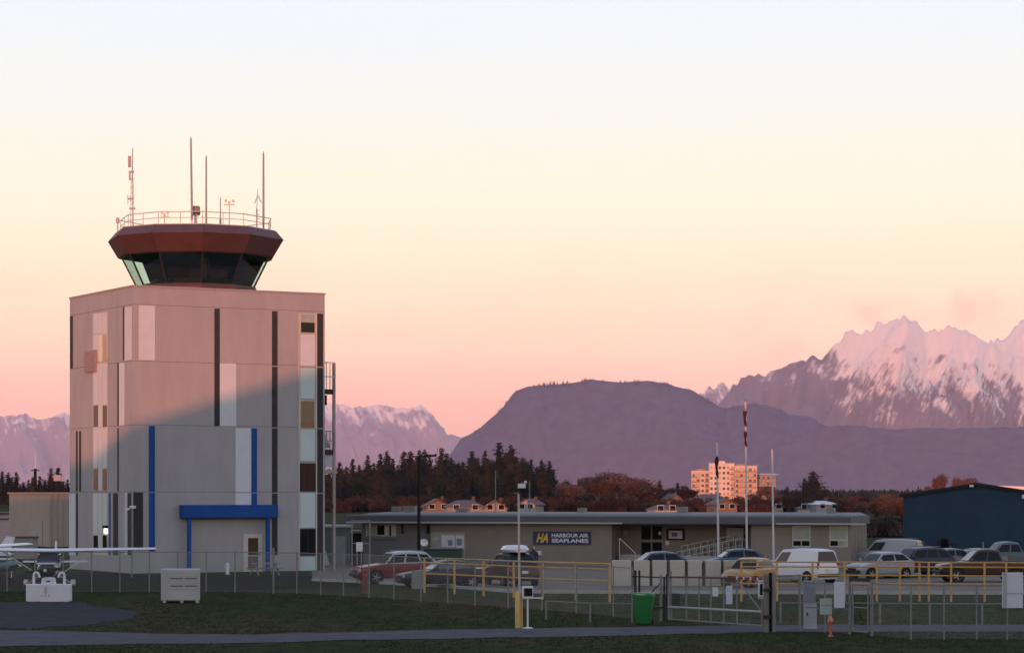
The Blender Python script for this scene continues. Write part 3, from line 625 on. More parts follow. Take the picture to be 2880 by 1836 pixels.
for za_, zb_, s_ in ((FE.z(1262, .5), FE.z(1104, .5), 0), (FE.z(1420, .5), FE.z(1275, .5), 1), (0.1, FE.z(1420, .5), 0)):
    ya, yb = (by0+0.5, by1-0.5) if s_ == 0 else (by1-0.5, by0+0.5)
    fl = MB().bar((bx0+0.42, ya, za_+0.15), (bx0+0.42, yb, zb_-0.15), 0.7, 0.12).build('stair_flight', M_es, es)
    MB().bar((bx0+0.08, ya, za_+1.0), (bx0+0.08, yb, zb_+0.7), 0.06, 0.06).build('stair_rail', M_es, fl)
MB().box(bx0, bx1-0.16, by0, by1-0.13, FE.z(1425, .5), FE.z(1418, .5)).build('platform', M_es, es)
for yt in (1104, 1274, 1425): MB().box(bx0, bx1-0.16, by0-0.03, by0+0.03, FE.z(yt+4, .5), FE.z(yt-8, .5)).build('edge_beam', M_dark, es)

# ================================================================= trees, houses and blocks beyond
M_bark = mat('bark', (0.055, 0.040, 0.034), 0.9, var=0.2, scale=2)
M_con = [mat('conifer_rust', (0.034, 0.030, 0.022), 0.9, var=0.35, scale=0.5, col2=(0.016, 0.021, 0.017), spec=0.1), mat('conifer_green', (0.012, 0.024, 0.018), 0.9, var=0.3, scale=0.6, col2=(0.020, 0.028, 0.020), spec=0.1),
         mat('conifer_black', (0.008, 0.014, 0.015), 0.9, var=0.3, scale=0.5, col2=(0.017, 0.020, 0.018), spec=0.1)]
M_twig = [mat('bare_twigs_red', (0.105, 0.070, 0.062), 0.9, var=0.3, scale=0.6, spec=0.1), mat('bare_twigs_brown', (0.046, 0.031, 0.027), 0.9, var=0.3, scale=0.6, spec=0.1)]
def conifer_mesh(seed, H=22.0, rad=4.2, dens=1.0, ragged=0.3, leaf=0.75):
    r = random.Random(seed); v = []; f = []
    zb = H*0.10; layers = int(26*dens)
    tops = [(0, 0, 1.0)]
    if ragged > 0.35: tops.append((rad*0.35, 0.3, 0.86))
    for tx, ty, ts in tops:
        for k in range(layers):
            t = (k+r.random()*0.6)/layers; z = zb+(H*ts-zb)*t; dz = (H*ts-zb)/layers
            R0 = rad*(1-t)**0.72*(1+r.uniform(-ragged, ragged))+0.25
            nb = max(5, int(20*(1-t)+6))
            for b in range(nb):
                a = r.random()*6.283; L = R0*r.uniform(0.55, 1.12); n = max(2, int(L/0.62))
                for q in range(n):
                    s = (q+0.6+r.random()*0.4)/n; d = L*s; droop = -0.18*d+r.uniform(-.7, .7)*dz
                    x, y, zz_ = tx+math.cos(a)*d, ty+math.sin(a)*d, z+droop
                    w = leaf*r.uniform(0.6, 1.25)*(1.05-0.45*s); i = len(v)
                    u = Vector((math.cos(a), math.sin(a), r.uniform(-.6, .2))).normalized()
                    p = Vector((r.uniform(-.6, .6), r.uniform(-.6, .6), 1)).normalized() if r.random() < .62 else Vector((-math.sin(a), math.cos(a), r.uniform(-.6, .6))).normalized()
                    if r.random() < .5: u = Vector((-math.sin(a), math.cos(a), r.uniform(-.4, .4)))
                    c = Vector((x, y, zz_))
                    v += [c-u*w*0.7, c+p*w*0.5, c+u*w*0.7, c-p*w*0.6]; f += [(i, i+1, i+2), (i, i+2, i+3)]
    nseg = 9; kk = 7
    for a_ in range(kk+1):
        t = a_/kk
        for b_ in range(nseg):
            an = 6.283*b_/nseg; rr_ = rad*0.55*(1-t)**0.8*r.uniform(0.65, 1.2); v.append(Vector((math.cos(an)*rr_, math.sin(an)*rr_, zb+(H*0.93-zb)*t+r.uniform(-.4, .4))))
    b0 = len(v)-(kk+1)*nseg
    for a_ in range(kk):
        for b_ in range(nseg): f.append((b0+a_*nseg+b_, b0+a_*nseg+(b_+1) % nseg, b0+(a_+1)*nseg+(b_+1) % nseg, b0+(a_+1)*nseg+b_))
    me = bpy.data.meshes.new('crown'); me.from_pydata([tuple(q) for q in v], [], f); return me
def trunk_mesh(H, r0=0.32):
    m = MB(); m.tube((0, 0, 0), (0.1, 0, H*0.5), r0, r0*0.6, 7); m.tube((0.1, 0, H*0.5), (0, 0, H*0.95), r0*0.6, 0.05, 6); return m.mesh('trunk', M_bark)
def decid_mesh(seed, H=14.0, spread=6.0, leaf=0.55):
    # winter crown: limbs forking into a haze of fine twigs
    r = random.Random(seed); m = MB(); v = []; f = []
    def limb(p, d, L, rad, lev):
        e = p+d*L
        m.tube(p, e, rad, rad*0.6, 5 if lev < 2 else 4, cap=False)
        if lev >= 3:
            for _ in range(34):
                c = e+Vector((r.gauss(0, .75), r.gauss(0, .75), r.gauss(0.15, .6))); w = leaf*r.uniform(.5, 1.2)
                g = Vector((r.uniform(-1, 1), r.uniform(-1, 1), r.uniform(0.1, 1.1))).normalized(); s = g.orthogonal().normalized()*0.15*r.uniform(.6, 1.5)
                i = len(v); v.extend([c-s, c+s, c+g*w*1.5]); f.append((i, i+1, i+2))
            return
        for _ in range(4 if lev else 6):
            n = (d*1.1+Vector((r.uniform(-1, 1), r.uniform(-1, 1), r.uniform(-.15, .7)))*(0.75 if lev else 0.9)).normalized()
            limb(e-d*L*r.uniform(0, .35), n, L*r.uniform(.55, .8), rad*0.58, lev+1)
    limb(Vector((0, 0, 0)), Vector((0, 0, 1)), H*0.26, 0.28, 0)
    k = H/max(q.z for q in v); sx = spread/max(abs(q.x) for q in v)
    me = bpy.data.meshes.new('crown'); me.from_pydata([(q.x*sx, q.y*sx, q.z*k) for q in v], [], f)
    m.v = [(a*sx, b*sx, c*k) for a, b, c in m.v]
    return me, m.mesh('trunk', M_bark)
CON = []
for i, (H, rad, dens, rag) in enumerate(((22, 4.2, 1.0, 0.3), (22, 3.6, 1.1, 0.22), (22, 4.9, 0.9, 0.42), (22, 3.2, 1.2, 0.34))):
    CON.append(conifer_mesh(40+i, H, rad, dens, rag))
CONM = {}
def con_mesh(k, c):
    if (k, c) not in CONM:
        me = CON[k].copy(); me.materials.append(M_con[c]); CONM[(k, c)] = me
    return CONM[(k, c)]
TRK = trunk_mesh(22)
DEC = [decid_mesh(70+i, 14, sp) for i, sp in enumerate((6.5, 7.5, 5.0))]
DECM = {}
def dec_mesh(k, c):
    if (k, c) not in DECM:
        me = DEC[k][0].copy(); me.materials.append(M_twig[c]); DECM[(k, c)] = me
    return DECM[(k, c)]
def conifer(px, top, D, k, c, label, group=None, wide=1.0, name='conifer_tree'):
    H = PZ(top, D); s = H/22
    o = thing(name, label, 'tree', (PX(px, D), D, 0), random.uniform(0, 6.28), group)
    for nm, me in (('trunk', TRK), ('crown', con_mesh(k, c))):
        p = link_mesh(nm, me, o); p.scale = (s*wide, s*wide, s)
    return o
def decid(px, top, D, k, c, label, group=None, wide=1.0):
    H = PZ(top, D); s = H/14
    o = thing('bare_tree', label, 'tree', (PX(px, D), D, 0), random.uniform(0, 6.28), group)
    for nm, me in (('trunk', DEC[k][1]), ('crown', dec_mesh(k, c))):
        p = link_mesh(nm, me, o); p.scale = (s*wide, s*wide, s)
    return o
rt = random.Random(5)
gb = 'conifers in the dark belt behind the terminal'
lb = ['rust-brown conifer in the dense belt between tower and purple hill', 'green-black conifer in the dense belt between tower and purple hill', 'near-black conifer in the dense belt between tower and purple hill']
TOPS = [(925, 1330), (955, 1300), (975, 1310), (992, 1290), (1010, 1304), (1034, 1280), (1052, 1300), (1070, 1275), (1088, 1264), (1105, 1290), (1120, 1305), (1136, 1270), (1155, 1265), (1180, 1266), (1194, 1262), (1210, 1300), (1241, 1255), (1256, 1276), (1268, 1285),
        (1290, 1300), (1302, 1295), (1327, 1270), (1345, 1285), (1364, 1268), (1380, 1290), (1404, 1246), (1436, 1248), (1452, 1285), (1470, 1282), (1494, 1292), (1510, 1310), (1523, 1292), (1545, 1292), (1556, 1320), (1420, 1280), (1390, 1300), (1225, 1310), (1145, 1310), (1000, 1325), (1080, 1320)]
for i, (px, ty) in enumerate(TOPS):
    D = rt.uniform(1010, 1120); c = 1 if 1255 < px < 1345 or px > 1500 else (0 if rt.random() < .72 else 2)
    own = {1404: 'left one of the twin tallest conifers near the belt right end', 1436: 'right one of the twin tallest conifers near the belt right end', 1241: 'tall conifer tip just right of the black lamp post head',
           1545: 'dark conifer closing the belt at its right end', 1088: 'tall conifer midway between the tower and the black lamp post', 955: 'conifer tip just right of the tower escape stair'}.get(px)
    conifer(px, ty, D, i % 4, c, own or lb[c], None if own else gb, rt.uniform(1.5, 2.1))
SKYL = sorted(TOPS)
for i in range(70):   # the ranks just behind the tallest
    px = 915+i*9.2+rt.uniform(-4, 4); c = 1 if (1255 < px < 1345 or px > 1500) else rt.choice((0, 0, 2, 1))
    conifer(px, interp(SKYL, px)+rt.uniform(8, 42), rt.uniform(1000, 1100), rt.randrange(4), c, lb[c], gb, rt.uniform(1.7, 2.3))
for i in range(60):   # the lower ranks that close the belt
    px = 915+i*10.9+rt.uniform(-6, 6); c = rt.choice((0, 1, 2, 2))
    conifer(px, 1325+rt.uniform(-8, 34), rt.uniform(760, 990), rt.randrange(4), c, lb[c].replace('conifer in the dense belt', 'lower conifer at the front of the belt'), 'lower conifers at the front of the dark belt', rt.uniform(2.1, 2.8))
gl_ = 'dark trees behind the beige shed at the left'
for i, (px, ty) in enumerate([(-20, 1325), (6, 1326), (24, 1327), (46, 1328), (66, 1352), (80, 1350), (92, 1340), (112, 1338), (126, 1345), (143, 1318), (150, 1342), (164, 1316), (178, 1350), (190, 1348), (30, 1345), (58, 1362), (102, 1358), (205, 1345), (140, 1350), (172, 1356)]):
    conifer(px, ty, rt.uniform(880, 980), i % 4, 2 if i % 3 else 0, ('near-black conifer' if i % 3 else 'rust-black conifer')+' behind the beige shed at the far left', gl_, 2.0)
# bare winter trees
decid(1655, 1335, 1150, 0, 0, 'large rounded reddish bare tree right of the conifer belt', wide=1.5)
decid(1735, 1318, 1170, 1, 0, 'broad pale red bare tree left of the lone dark conifer', wide=1.7)
conifer(1628, 1345, 1080, 3, 2, 'narrow dark conifer standing among the reddish bare trees', wide=1.0)
conifer(1762, 1385, 1000, 0, 0, 'small brown conifer below the broad red bare tree', wide=1.0)
decid(1585, 1345, 1180, 2, 0, 'thin reddish bare tree beside the end of the conifer belt', wide=0.9)
for i, (px, ty, k) in enumerate([(1600, 1385, 0), (1660, 1392, 1), (1700, 1395, 2), (1745, 1400, 1), (1800, 1392, 0), (1822, 1405, 2), (1930, 1378, 1), (1965, 1398, 0), (1560, 1400, 2), (1985, 1410, 2)]):
    decid(px, ty, rt.uniform(900, 960), k, 1, 'low brown bare tree above the terminal roof', 'low brown bare trees above the terminal roof', 1.6)
conifer(1855, 1349, 1000, 0, 0, 'lone triangular brown conifer left of the apartment block', wide=2.5)
conifer(1905, 1356, 1080, 2, 2, 'dark ragged conifer just left of the apartment block', wide=2.2)
decid(1925, 1362, 1120, 2, 1, 'dark bare tree touching the left side of the apartment block', wide=1.0)
decid(2158, 1362, 1000, 0, 0, 'red-brown bare tree covering the lower right of the apartment block', wide=1.3)
decid(2135, 1376, 1010, 2, 0, 'narrow red-brown bare tree before the apartment block', wide=0.9)
conifer(2214, 1368, 1000, 1, 2, 'rounded black conifer right of the apartment block', wide=3.0); conifer(2240, 1374, 990, 3, 1, 'dark green conifer left of the tall ragged one', wide=3.0)
conifer(2287, 1325, 1020, 3, 0, 'tall ragged rust conifer right of the flagpoles', wide=4.6); conifer(2270, 1355, 1000, 0, 1, 'shorter conifer leaning on the tall ragged one', wide=3.0)
for i, (px, ty) in enumerate([(2335, 1385), (2350, 1382), (2365, 1390), (2385, 1395), (2400, 1395), (2424, 1380), (2410, 1400), (2440, 1398)]):
    conifer(px, ty, rt.uniform(1080, 1150), i % 4, 2, 'small far black conifer between flagpoles and blue hangar', 'small far conifers left of the blue hangar', 2.4)
decid(2502, 1380, 305, 0, 0, 'bright red bare tree against the blue hangar corner', wide=0.85)
decid(2462, 1393, 320, 1, 0, 'spreading red bare tree left of the bright one', wide=0.95); decid(2420, 1405, 330, 2, 0, 'dim red bare tree behind the terminal roof end', wide=1.0)
decid(2530, 1396, 300, 2, 0, 'slim red bare tree tucked beside the blue hangar', wide=0.7)
for i, (px, ty, k) in enumerate([(2440, 1450, 2), (2465, 1455, 0), (2490, 1448, 1), (2515, 1452, 2), (2535, 1458, 0), (2410, 1452, 1)]):
    decid(px, ty, 288, k, 1, 'low russet scrub tree below the red bare trees', 'low russet scrub left of the blue hangar', 1.6)
decid(2640, 1327, 800, 2, 0, 'red bare tree poking above the blue hangar roof', wide=0.8)
decid(2720, 1334, 820, 1, 0, 'broad brown-red tree above the blue hangar ridge', wide=0.8); decid(2695, 1338, 830, 2, 0, 'small brown-red tree beside the hangar ridge tree', wide=0.8)
conifer(2583, 1368, 900, 3, 2, 'tiny dark conifer tip above the hangar left eave', wide=1.2); decid(2610, 1362, 830, 0, 0, 'small red tree behind the hangar left roof slope', wide=0.7)
BT = [(1582, 1362, 0), (1612, 1352, 1), (1680, 1345, 2), (1702, 1332, 0), (1768, 1330, 1), (1790, 1348, 2), (1815, 1362, 0), (1835, 1372, 1), (1880, 1368, 2), (1938, 1372, 0), (2120, 1385, 2), (2185, 1385, 1), (2340, 1392, 0), (2372, 1398, 1), (2405, 1390, 2), (2432, 1396, 0)]
for px, ty, k in BT:
    decid(px, ty, rt.uniform(820, 980), k, 0 if k else 1, 'reddish bare tree in the thin wood around the apartment block', 'reddish bare trees around the apartment block', 1.75)
for px, ty, k in ((1600, 1368, 1), (1660, 1372, 0), (1838, 1385, 3), (2318, 1372, 1), (2262, 1345, 3)):
    conifer(px, ty, rt.uniform(900, 980), k, 2, 'small dark conifer scattered among the reddish bare trees', 'small conifers among the reddish bare trees', 2.0)
# far wooded skyline closing the plain beneath the hills
tv = []; tf = []; rr = random.Random(21)
for i in range(5200):
    px = rr.uniform(-300, 3200); D = rr.uniform(1500, 2600); x = PX(px, D); h = rr.uniform(4.5, 8.2); w = h*0.55; i0 = len(tv)
    for q in range(3):
        a = rr.random()*6.28; zb = h*q*0.26; ww = w*(1-q*0.27); b = len(tv)
        tv += [(x+math.cos(a+j*2.09)*ww, D+math.sin(a+j*2.09)*ww, zb) for j in range(3)]+[(x, D, zb+h*0.5)]
        tf += [(b, b+1, b+3), (b+1, b+2, b+3), (b+2, b, b+3)]
me = bpy.data.meshes.new('far_wood'); me.from_pydata(tv, [], tf); me.materials.append(M_con[1])
tag(link_mesh('far_wood', me), 'far low wooded skyline at the foot of the hills', 'wood', kind='stuff')

# scrub closing the view along the terminal roof
def bush_mesh(seed, n=1500):
    r = random.Random(seed); v = []; f = []
    lumps = [(r.uniform(-.7, .7), r.uniform(-.6, .6), r.uniform(.35, .75), r.uniform(.35, .55)) for _ in range(9)]
    for _ in range(n):
        lx, ly, lz, lr = r.choice(lumps); g = Vector((r.gauss(0, 1), r.gauss(0, 1), r.gauss(0, 1))).normalized()*lr*r.random()**0.33
        c = Vector((lx+g.x, ly+g.y, max(0.02, lz*0.8+g.z))); u = Vector((r.uniform(-1, 1), r.uniform(-1, 1), r.uniform(0, 1.2))).normalized(); w = r.uniform(.05, .14); s = u.orthogonal().normalized()*w*0.33; i = len(v)
        v += [c-s, c+s, c+u*w*1.5]; f.append((i, i+1, i+2))
    for _ in range(240):
        c = Vector((r.uniform(-1, 1), r.uniform(-.8, .8), r.uniform(0, .35))); u = Vector((r.uniform(-.5, .5), r.uniform(-.5, .5), 1)).normalized(); s = u.orthogonal().normalized()*.09; i = len(v); v += [c-s, c+s, c+u*.3]; f.append((i, i+1, i+2))
    me = bpy.data.meshes.new('foliage'); me.from_pydata([tuple(q) for q in v], [], f); return me
BUSH = {}
for c in (0, 1):
    for k in range(3):
        me = bush_mesh(200+k); me.materials.append(M_twig[c]); BUSH[(k, c)] = me
STEM = MB().tube((0, 0, 0), (.1, 0, .5), .03, .015, 5).tube((.1, 0, .3), (-.3, .1, .7), .02, .01, 4).mesh('stem', M_bark)
def bush(px, top, D, k, c, label, group, w):
    H = PZ(top, D); o = thing('thicket_bush', label, 'bush', (PX(px, D), D, 0), random.uniform(0, 6.28), group)
    for nm, me in (('stem', STEM), ('foliage', BUSH[(k, c)])): p = link_mesh(nm, me, o); p.scale = (w, w, H/1.15)
rs = random.Random(9)
for i in range(76):
    px = 925+i*20+rs.uniform(-7, 7)
    if px > 2400: break
    low = 1215 < px < 1350 or 1380 < px < 1410 or 1860 < px < 1890 or 1985 < px < 2100 or 2300 < px < 2350
    bush(px, (1404 if low else 1396)+rs.uniform(-12, 10), 720 if low else rs.uniform(640, 700), i % 3, 1, 'low brown thicket bush just above the terminal roofline', 'low thicket bushes along the terminal roofline', rs.uniform(2.6, 4.2))
for i, px in enumerate((2405, 2432, 2455, 2478, 2500, 2520, 2538)):
    bush(px, 1452+rs.uniform(-10, 8), 284, i % 3, i % 2, 'russet bush in the gap between terminal and blue hangar', 'russet bushes left of the blue hangar', 1.5)

# ---- houses
M_roofg = mat('slate_roof', (0.085, 0.085, 0.095), 0.8, var=0.2, scale=1.5); M_roofb = mat('brown_roof', (0.09, 0.06, 0.055), 0.8, var=0.2, scale=1.5)
M_stuc = mat('pale_stucco', (0.22, 0.21, 0.205), 0.8, var=0.06); M_tan = mat('tan_siding', (0.17, 0.13, 0.10), 0.8, var=0.08); M_whs = mat('white_siding', (0.33, 0.33, 0.34), 0.7, var=0.05)
def house(px, D, w, dep, wall_h, roof_h, rz, wm_, rm, label, hip=False, wins=2):
    o = thing('house', label, 'house', (PX(px, D), D, 0), rz)
    MB().box(-w/2, w/2, 0, dep, 0, wall_h).build('wall', wm_, o)
    e = 0.45
    if hip:
        rf = MB().add([(-w/2-e, -e, wall_h), (w/2+e, -e, wall_h), (w/2+e, dep+e, wall_h), (-w/2-e, dep+e, wall_h), (-w*0.2, dep/2, wall_h+roof_h), (w*0.2, dep/2, wall_h+roof_h)], [(0,1,5,4),(1,2,5),(2,3,4,5),(3,0,4),(3,2,1,0)]).build('roof', rm, o)
    else:
        # gable end to the front
        MB().prism([(-w/2, wall_h), (w/2, wall_h), (0, wall_h+roof_h)], 'y', 0.0, dep).build('gable', wm_, o)
        rf = MB().prism([(-w/2-e, wall_h-e*roof_h/(w/2)+0.06), (0, wall_h+roof_h+0.06), (w/2+e, wall_h-e*roof_h/(w/2)+0.06), (w/2+e, wall_h-e*roof_h/(w/2)+0.32), (0, wall_h+roof_h+0.34), (-w/2-e, wall_h-e*roof_h/(w/2)+0.32)], 'y', -e, dep+e).build('roof', rm, o)
    MB().box(w*0.2, w*0.2+0.7, dep*0.5, dep*0.5+0.7, wall_h, wall_h+roof_h+0.9).build('chimney', M_roofb, rf)
    for i in range(wins):
        x = -w/2+w*(i+0.5)/wins
        for z in ((1.0, 3.9) if wall_h > 5 else (1.0,)):
            wn_ = MB().box(x-0.75, x+0.75, -0.05, 0.02, z, z+1.3).build('window', M_white, o); MB().box(x-0.65, x+0.65, -0.09, -0.048, z+0.1, z+1.2).build('pane', M_glass, wn_)
house(1232, 620, 6, 8, 1.6, 1.7, 0.15, M_tan, M_roofb, 'small house with a lit orange gable above the terminal roof')
house(1310, 600, 9, 8, 1.7, 1.6, 0.1, M_stuc, M_roofg, 'grey hip-roofed house above the terminal roof', True)
house(1394, 600, 5.4, 9, 1.4, 1.6, 0.05, M_stuc, M_roofb, 'house with a bright pink gable right of the grey hip roof')
house(1480, 640, 4.5, 8, 2.0, 1.2, -0.3, M_whs, M_roofg, 'small white-trimmed house behind the thin yard light')
house(1875, 560, 5.5, 7, 1.3, 1.1, 0.2, M_whs, M_roofg, 'white house with a pale roof below the triangular conifer', True)
house(1902, 900, 5.5, 8, 2.4, 2.2, 0.3, M_tan, M_roofb, 'yellowish house right of the triangular conifer')
house(2000, 850, 12, 9, 2.9, 1.8, 0.1, M_stuc, M_roofg, 'low house with a dark roof below the apartment block', True, 4)
house(2045, 640, 5.5, 7, 2.0, 1.3, 0.3, M_tan, M_roofg, 'tan house before the middle of the apartment block')
house(2085, 700, 7, 8, 1.6, 1.4, -0.2, M_stuc, M_roofg, 'grey-roofed house below the right of the apartment block', True)
house(2190, 640, 2.2, 4, 1.5, 0.6, 0.0, M_stuc, M_roofb, 'tiny pink-lit shed right of the third flagpole', False, 1)
house(2330, 650, 7, 8, 2.0, 1.0, 0.4, M_whs, mat('white_roof', (0.62, 0.6, 0.6), 0.6), 'white flat-roofed house right of the tall ragged conifer', True)
house(2262, 640, 3.2, 4, 1.0, 0.7, 0.1, M_whs, M_roofg, 'small white outbuilding below the dark green conifer', True, 1)

# ---- apartment block
D0 = 1400.0; s0 = F/D0
ap = thing('apartment_block', 'tall peach apartment block catching the last sun behind the flagpoles', 'building', (PX(1945, D0), D0, 0), R(-3))
M_ap = mat('cream_render', (0.62, 0.53, 0.44), 0.8, var=0.08, scale=0.2); M_ap2 = mat('cream_render_pale', (0.66, 0.60, 0.54), 0.8, var=0.06, scale=0.2); M_apd = mat('brick_render', (0.34, 0.22, 0.18), 0.8, var=0.12, scale=0.3)
M_apg = mat('apartment_glass', (0.05, 0.055, 0.06), 0.15, var=0.2, scale=0.2); M_apt = mat('teal_panel', (0.16, 0.19, 0.19), 0.5, var=0.1, scale=0.3)
def ax(px): return (px-1945)/s0
def az(py): return CH-(py-HY)/s0
APG = [M_apg, M_apg, mat('apartment_glass_sunset', (0.26, 0.16, 0.10), 0.3, var=0.2, scale=0.2), mat('apartment_blind', (0.42, 0.36, 0.30), 0.5, var=0.1, scale=0.2)]  # warm panes hold a sunset reflection in their colour
def wing(x0, x1, top, y0, dep, wall, cols, brick_cols=(), balc=(), roofcap=True, nf=None):
    X0, X1, Zt = ax(x0), ax(x1), az(top)
    MB().box(X0, X1, y0, y0+dep, 0, Zt).build('wall', wall, ap)
    if roofcap: MB().box(X0-0.25, X1+0.25, y0-0.3, y0+dep+0.3, Zt, Zt+0.35).build('parapet', M_ap2, ap)
    fl = int((Zt-1.0)/2.9); cw = (X1-X0)/cols
    for k in range(fl):
        z = Zt-0.5-(k+1)*2.9
        if z < 1: break
        MB().box(X0-0.02, X1+0.02, y0-0.12, y0-0.003, z-0.28, z-0.05).build('floor_band', M_ap2, ap)
        for c in range(cols):
            xa = X0+cw*c
            if c in brick_cols: MB().box(xa+0.1, xa+cw-0.1, y0-0.05, y0+0.05, z, z+2.35).build('brick_panel', M_apd, ap)
            wn_ = MB().box(xa+cw*0.17, xa+cw*0.83, y0-0.10, y0-0.052, z+0.45, z+2.1).build('window', M_ap2, ap)
            MB().box(xa+cw*0.22, xa+cw*0.78, y0-0.16, y0-0.098, z+0.55, z+2.0).build('pane', rt.choice(APG), wn_)
            if c in balc:
                b_ = MB().box(xa-0.1, xa+cw+0.1, y0-1.5, y0-0.12, z-0.2, z).build('balcony', M_ap2, ap)
                MB().box(xa-0.1, xa+cw+0.1, y0-1.5, y0-1.44, z+0.0, z+0.85).build('balustrade', M_apd if (k+c) % 2 else M_apt, b_)
wing(1945, 1995, 1325, 2.0, 14, M_ap, 4, (1, 3), (0, 3)); wing(1995, 2065, 1304, 0, 18, M_ap2, 6, (), (5,)); wing(2066, 2128, 1311, -1.5, 16, M_ap, 5, (1, 3), (0, 2, 4)); wing(2129, 2184, 1333, 12, 12, M_apt, 4, (1,), (0, 1, 3))  # right wing's darker teal grey puts its shaded side into the colour
MB().box(ax(2020), ax(2040), 6, 11, az(1304), az(1296)).build('lift_house', M_ap, ap); MB().box(ax(2072), ax(2098), 3, 8, az(1311), az(1304)).build('lift_house', M_apd, ap); MB().box(ax(1960), ax(1985), 6, 11, az(1325), az(1318)).build('lift_house', M_apd, ap)

# ---- blue hangar on the right, pale roof behind it
D1 = 190.0; s1 = F/D1
bh = thing('blue_hangar', 'dark navy metal hangar with a low gable at the right edge', 'hangar', (PX(2540, D1), D1, 0), R(-9.2))
M_navy = mat('navy_cladding', (0.027, 0.054, 0.088), 0.7, var=0.1, scale=0.5, spec=0.15)
hx = lambda px: (px-2540)/s1
hz_ = lambda py: CH-(py-HY)/s1
zl, zr = hz_(1394), hz_(1364); xr = hx(2744); xe = 2*xr
MB().prism([(0, 0), (xe, 0), (xe, zl), (xr, zr), (0, zl)], 'y', 0, 26).build('wall', M_navy, bh)
for i in range(40):
    x = xe*(i+0.5)/40; zt = zl+(zr-zl)*(1-abs(x-xr)/xr)-0.1
    MB().box(x-0.03, x+0.03, -0.03, 0.0, 0.02, zt).build('rib', M_navy, bh)
rf = MB().prism([(-0.3, zl-0.12), (xr, zr-0.02), (xe+0.3, zl-0.12), (xe+0.3, zl+0.1), (xr, zr+0.2), (-0.3, zl+0.1)], 'y', -0.25, 26.3).build('roof', mat('hangar_trim', (0.018, 0.02, 0.03), 0.7, spec=0.2), bh)
MB().cbox((xr-0.4, -0.35, zr-0.05), 0.3, 0.2, 0.16).build('ridge_lamp', M_white, rf)
MB().cbox((hx(2874), -0.2, hz_(1396)), 0.35, 0.35, 0.28).build('flood_lamp', M_white, bh)
for x0, x1, y0, y1 in ((2557, 2577, 1522, 1550), (2577, 2597, 1522, 1550), (2800, 2838, 1531, 1549)):
    wn_ = MB().box(hx(x0), hx(x1), -0.08, 0.0, hz_(y1), hz_(y0)).build('window', M_apt, bh); MB().box(hx(x0+3.5), hx(x1-3.5), -0.12, -0.078, hz_(y1-2), hz_(y0+3)).build('pane', M_glass, wn_)
for px, y0 in ((2761, 1522), (2670, 1524)): MB().tube((hx(px), -0.25, 0), (hx(px), -0.25, hz_(y0)), 0.07).build('downpipe', M_apt, bh)
pr = thing('pale_hangar', 'pale low-pitched roof rising behind the navy hangar ridge', 'hangar', (PX(2752, 255), 255, 0), R(-11))
MB().box(0, 30, 0, 22, 0, 5.5).build('wall', mat('pale_cladding', (0.45, 0.45, 0.48), 0.6), pr)
MB().prism([(-0.4, 5.45), (30.4, 4.4), (30.4, 4.62), (-0.4, 5.78)], 'y', -0.4, 22).build('roof', mat('pale_metal_roof', (0.55, 0.55, 0.6), 0.4), pr)
# dark shrub before it
sm = conifer_mesh(91, 4.0, 1.25, 1.0, 0.25, 0.22); sm.materials.append(mat('dark_shrub', (0.010, 0.013, 0.010), 0.9, var=0.3, spec=0.1))
sh = thing('dark_shrub', 'conical black-green shrub against the navy hangar', 'shrub', (PX(2656, 184), 184, 0)); c_ = link_mesh('crown', sm, sh); c_.scale = (1.15, 1.15, PZ(1513, 184)/4.0)
tk = link_mesh('trunk', trunk_mesh(1.5, 0.08), sh)

# ---- left: beige shed, pink building, poles
D2 = 232.0
M_beige = mat('beige_cladding', (0.33, 0.28, 0.23), 0.7, var=0.08, scale=0.5)
bs = thing('beige_shed', 'beige metal shed with ribbed side left of the tower', 'shed', (PX(137, D2), D2, 0), R(28))
MB().box(-0.0, 9, 0, 12, 0, 4.85).build('wall', M_beige, bs)
for i in range(16): MB().box(0.25+i*0.55, 0.42+i*0.55, -0.06, 0.0, 0.05, 4.75).build('rib', mat('beige_rib', (0.27, 0.23, 0.20), 0.7), bs)
FB = Face(PX(137, D2), D2, R(118)); ue = FB.u(26)
MB().box(-0.15, 9.1, -0.15, ue+0.1, 4.855, 5.0).build('roof', mat('shed_roof', (0.30, 0.28, 0.26), 0.7), bs)
for o_2 in list(bs.children):
    if o_2.name.startswith('wall'):
        for v_ in o_2.data.vertices:
            if v_.co.y > 1: v_.co.y = ue
MB().box(-0.05, 0.0, ue*0.15, ue*0.5, 0.02, 2.3).build('door', mat('shed_door', (0.30, 0.29, 0.27), 0.6), bs)
pb = thing('pink_building', 'low pinkish building at the far left edge', 'building', (PX(-30, 250), 250, 0))
MB().box(-6, (26+30)/F*250, 0, 10, 0, PZ(1444, 250)).build('wall', mat('pinkish_wall', (0.50, 0.38, 0.37), 0.8), pb)
MB().box(-6.2, 2.15, -0.3, 10, PZ(1444, 250), PZ(1441, 250)).build('roof', M_roofb, pb); MB().box(-6, 1.96, -0.06, -0.003, PZ(1461, 250), PZ(1457, 250)).build('trim', M_roofb, pb)
def pole_thing(name, px, py_top, D, r, m, label, cat='pole', base=0.0):
    o = thing(name, label, cat, (PX(px, D), D, base)); MB().tube((0, 0, 0), (0, 0, PZ(py_top, D)-base), r, r*0.8).build('shaft', m, o); return o
o = pole_thing('utility_pole', 99, 1317, 300, 0.22, M_black, 'black pole with a thin pale aerial left of the tower', 'pole')
MB().tube((0, 0, PZ(1317, 300)), (0, 0, PZ(1275, 300)), 0.06, 0.03).build('aerial', M_white, o); MB().box(-0.5, 0.5, -.05, .05, PZ(1324, 300), PZ(1321, 300)).build('cross_arm', M_black, o)
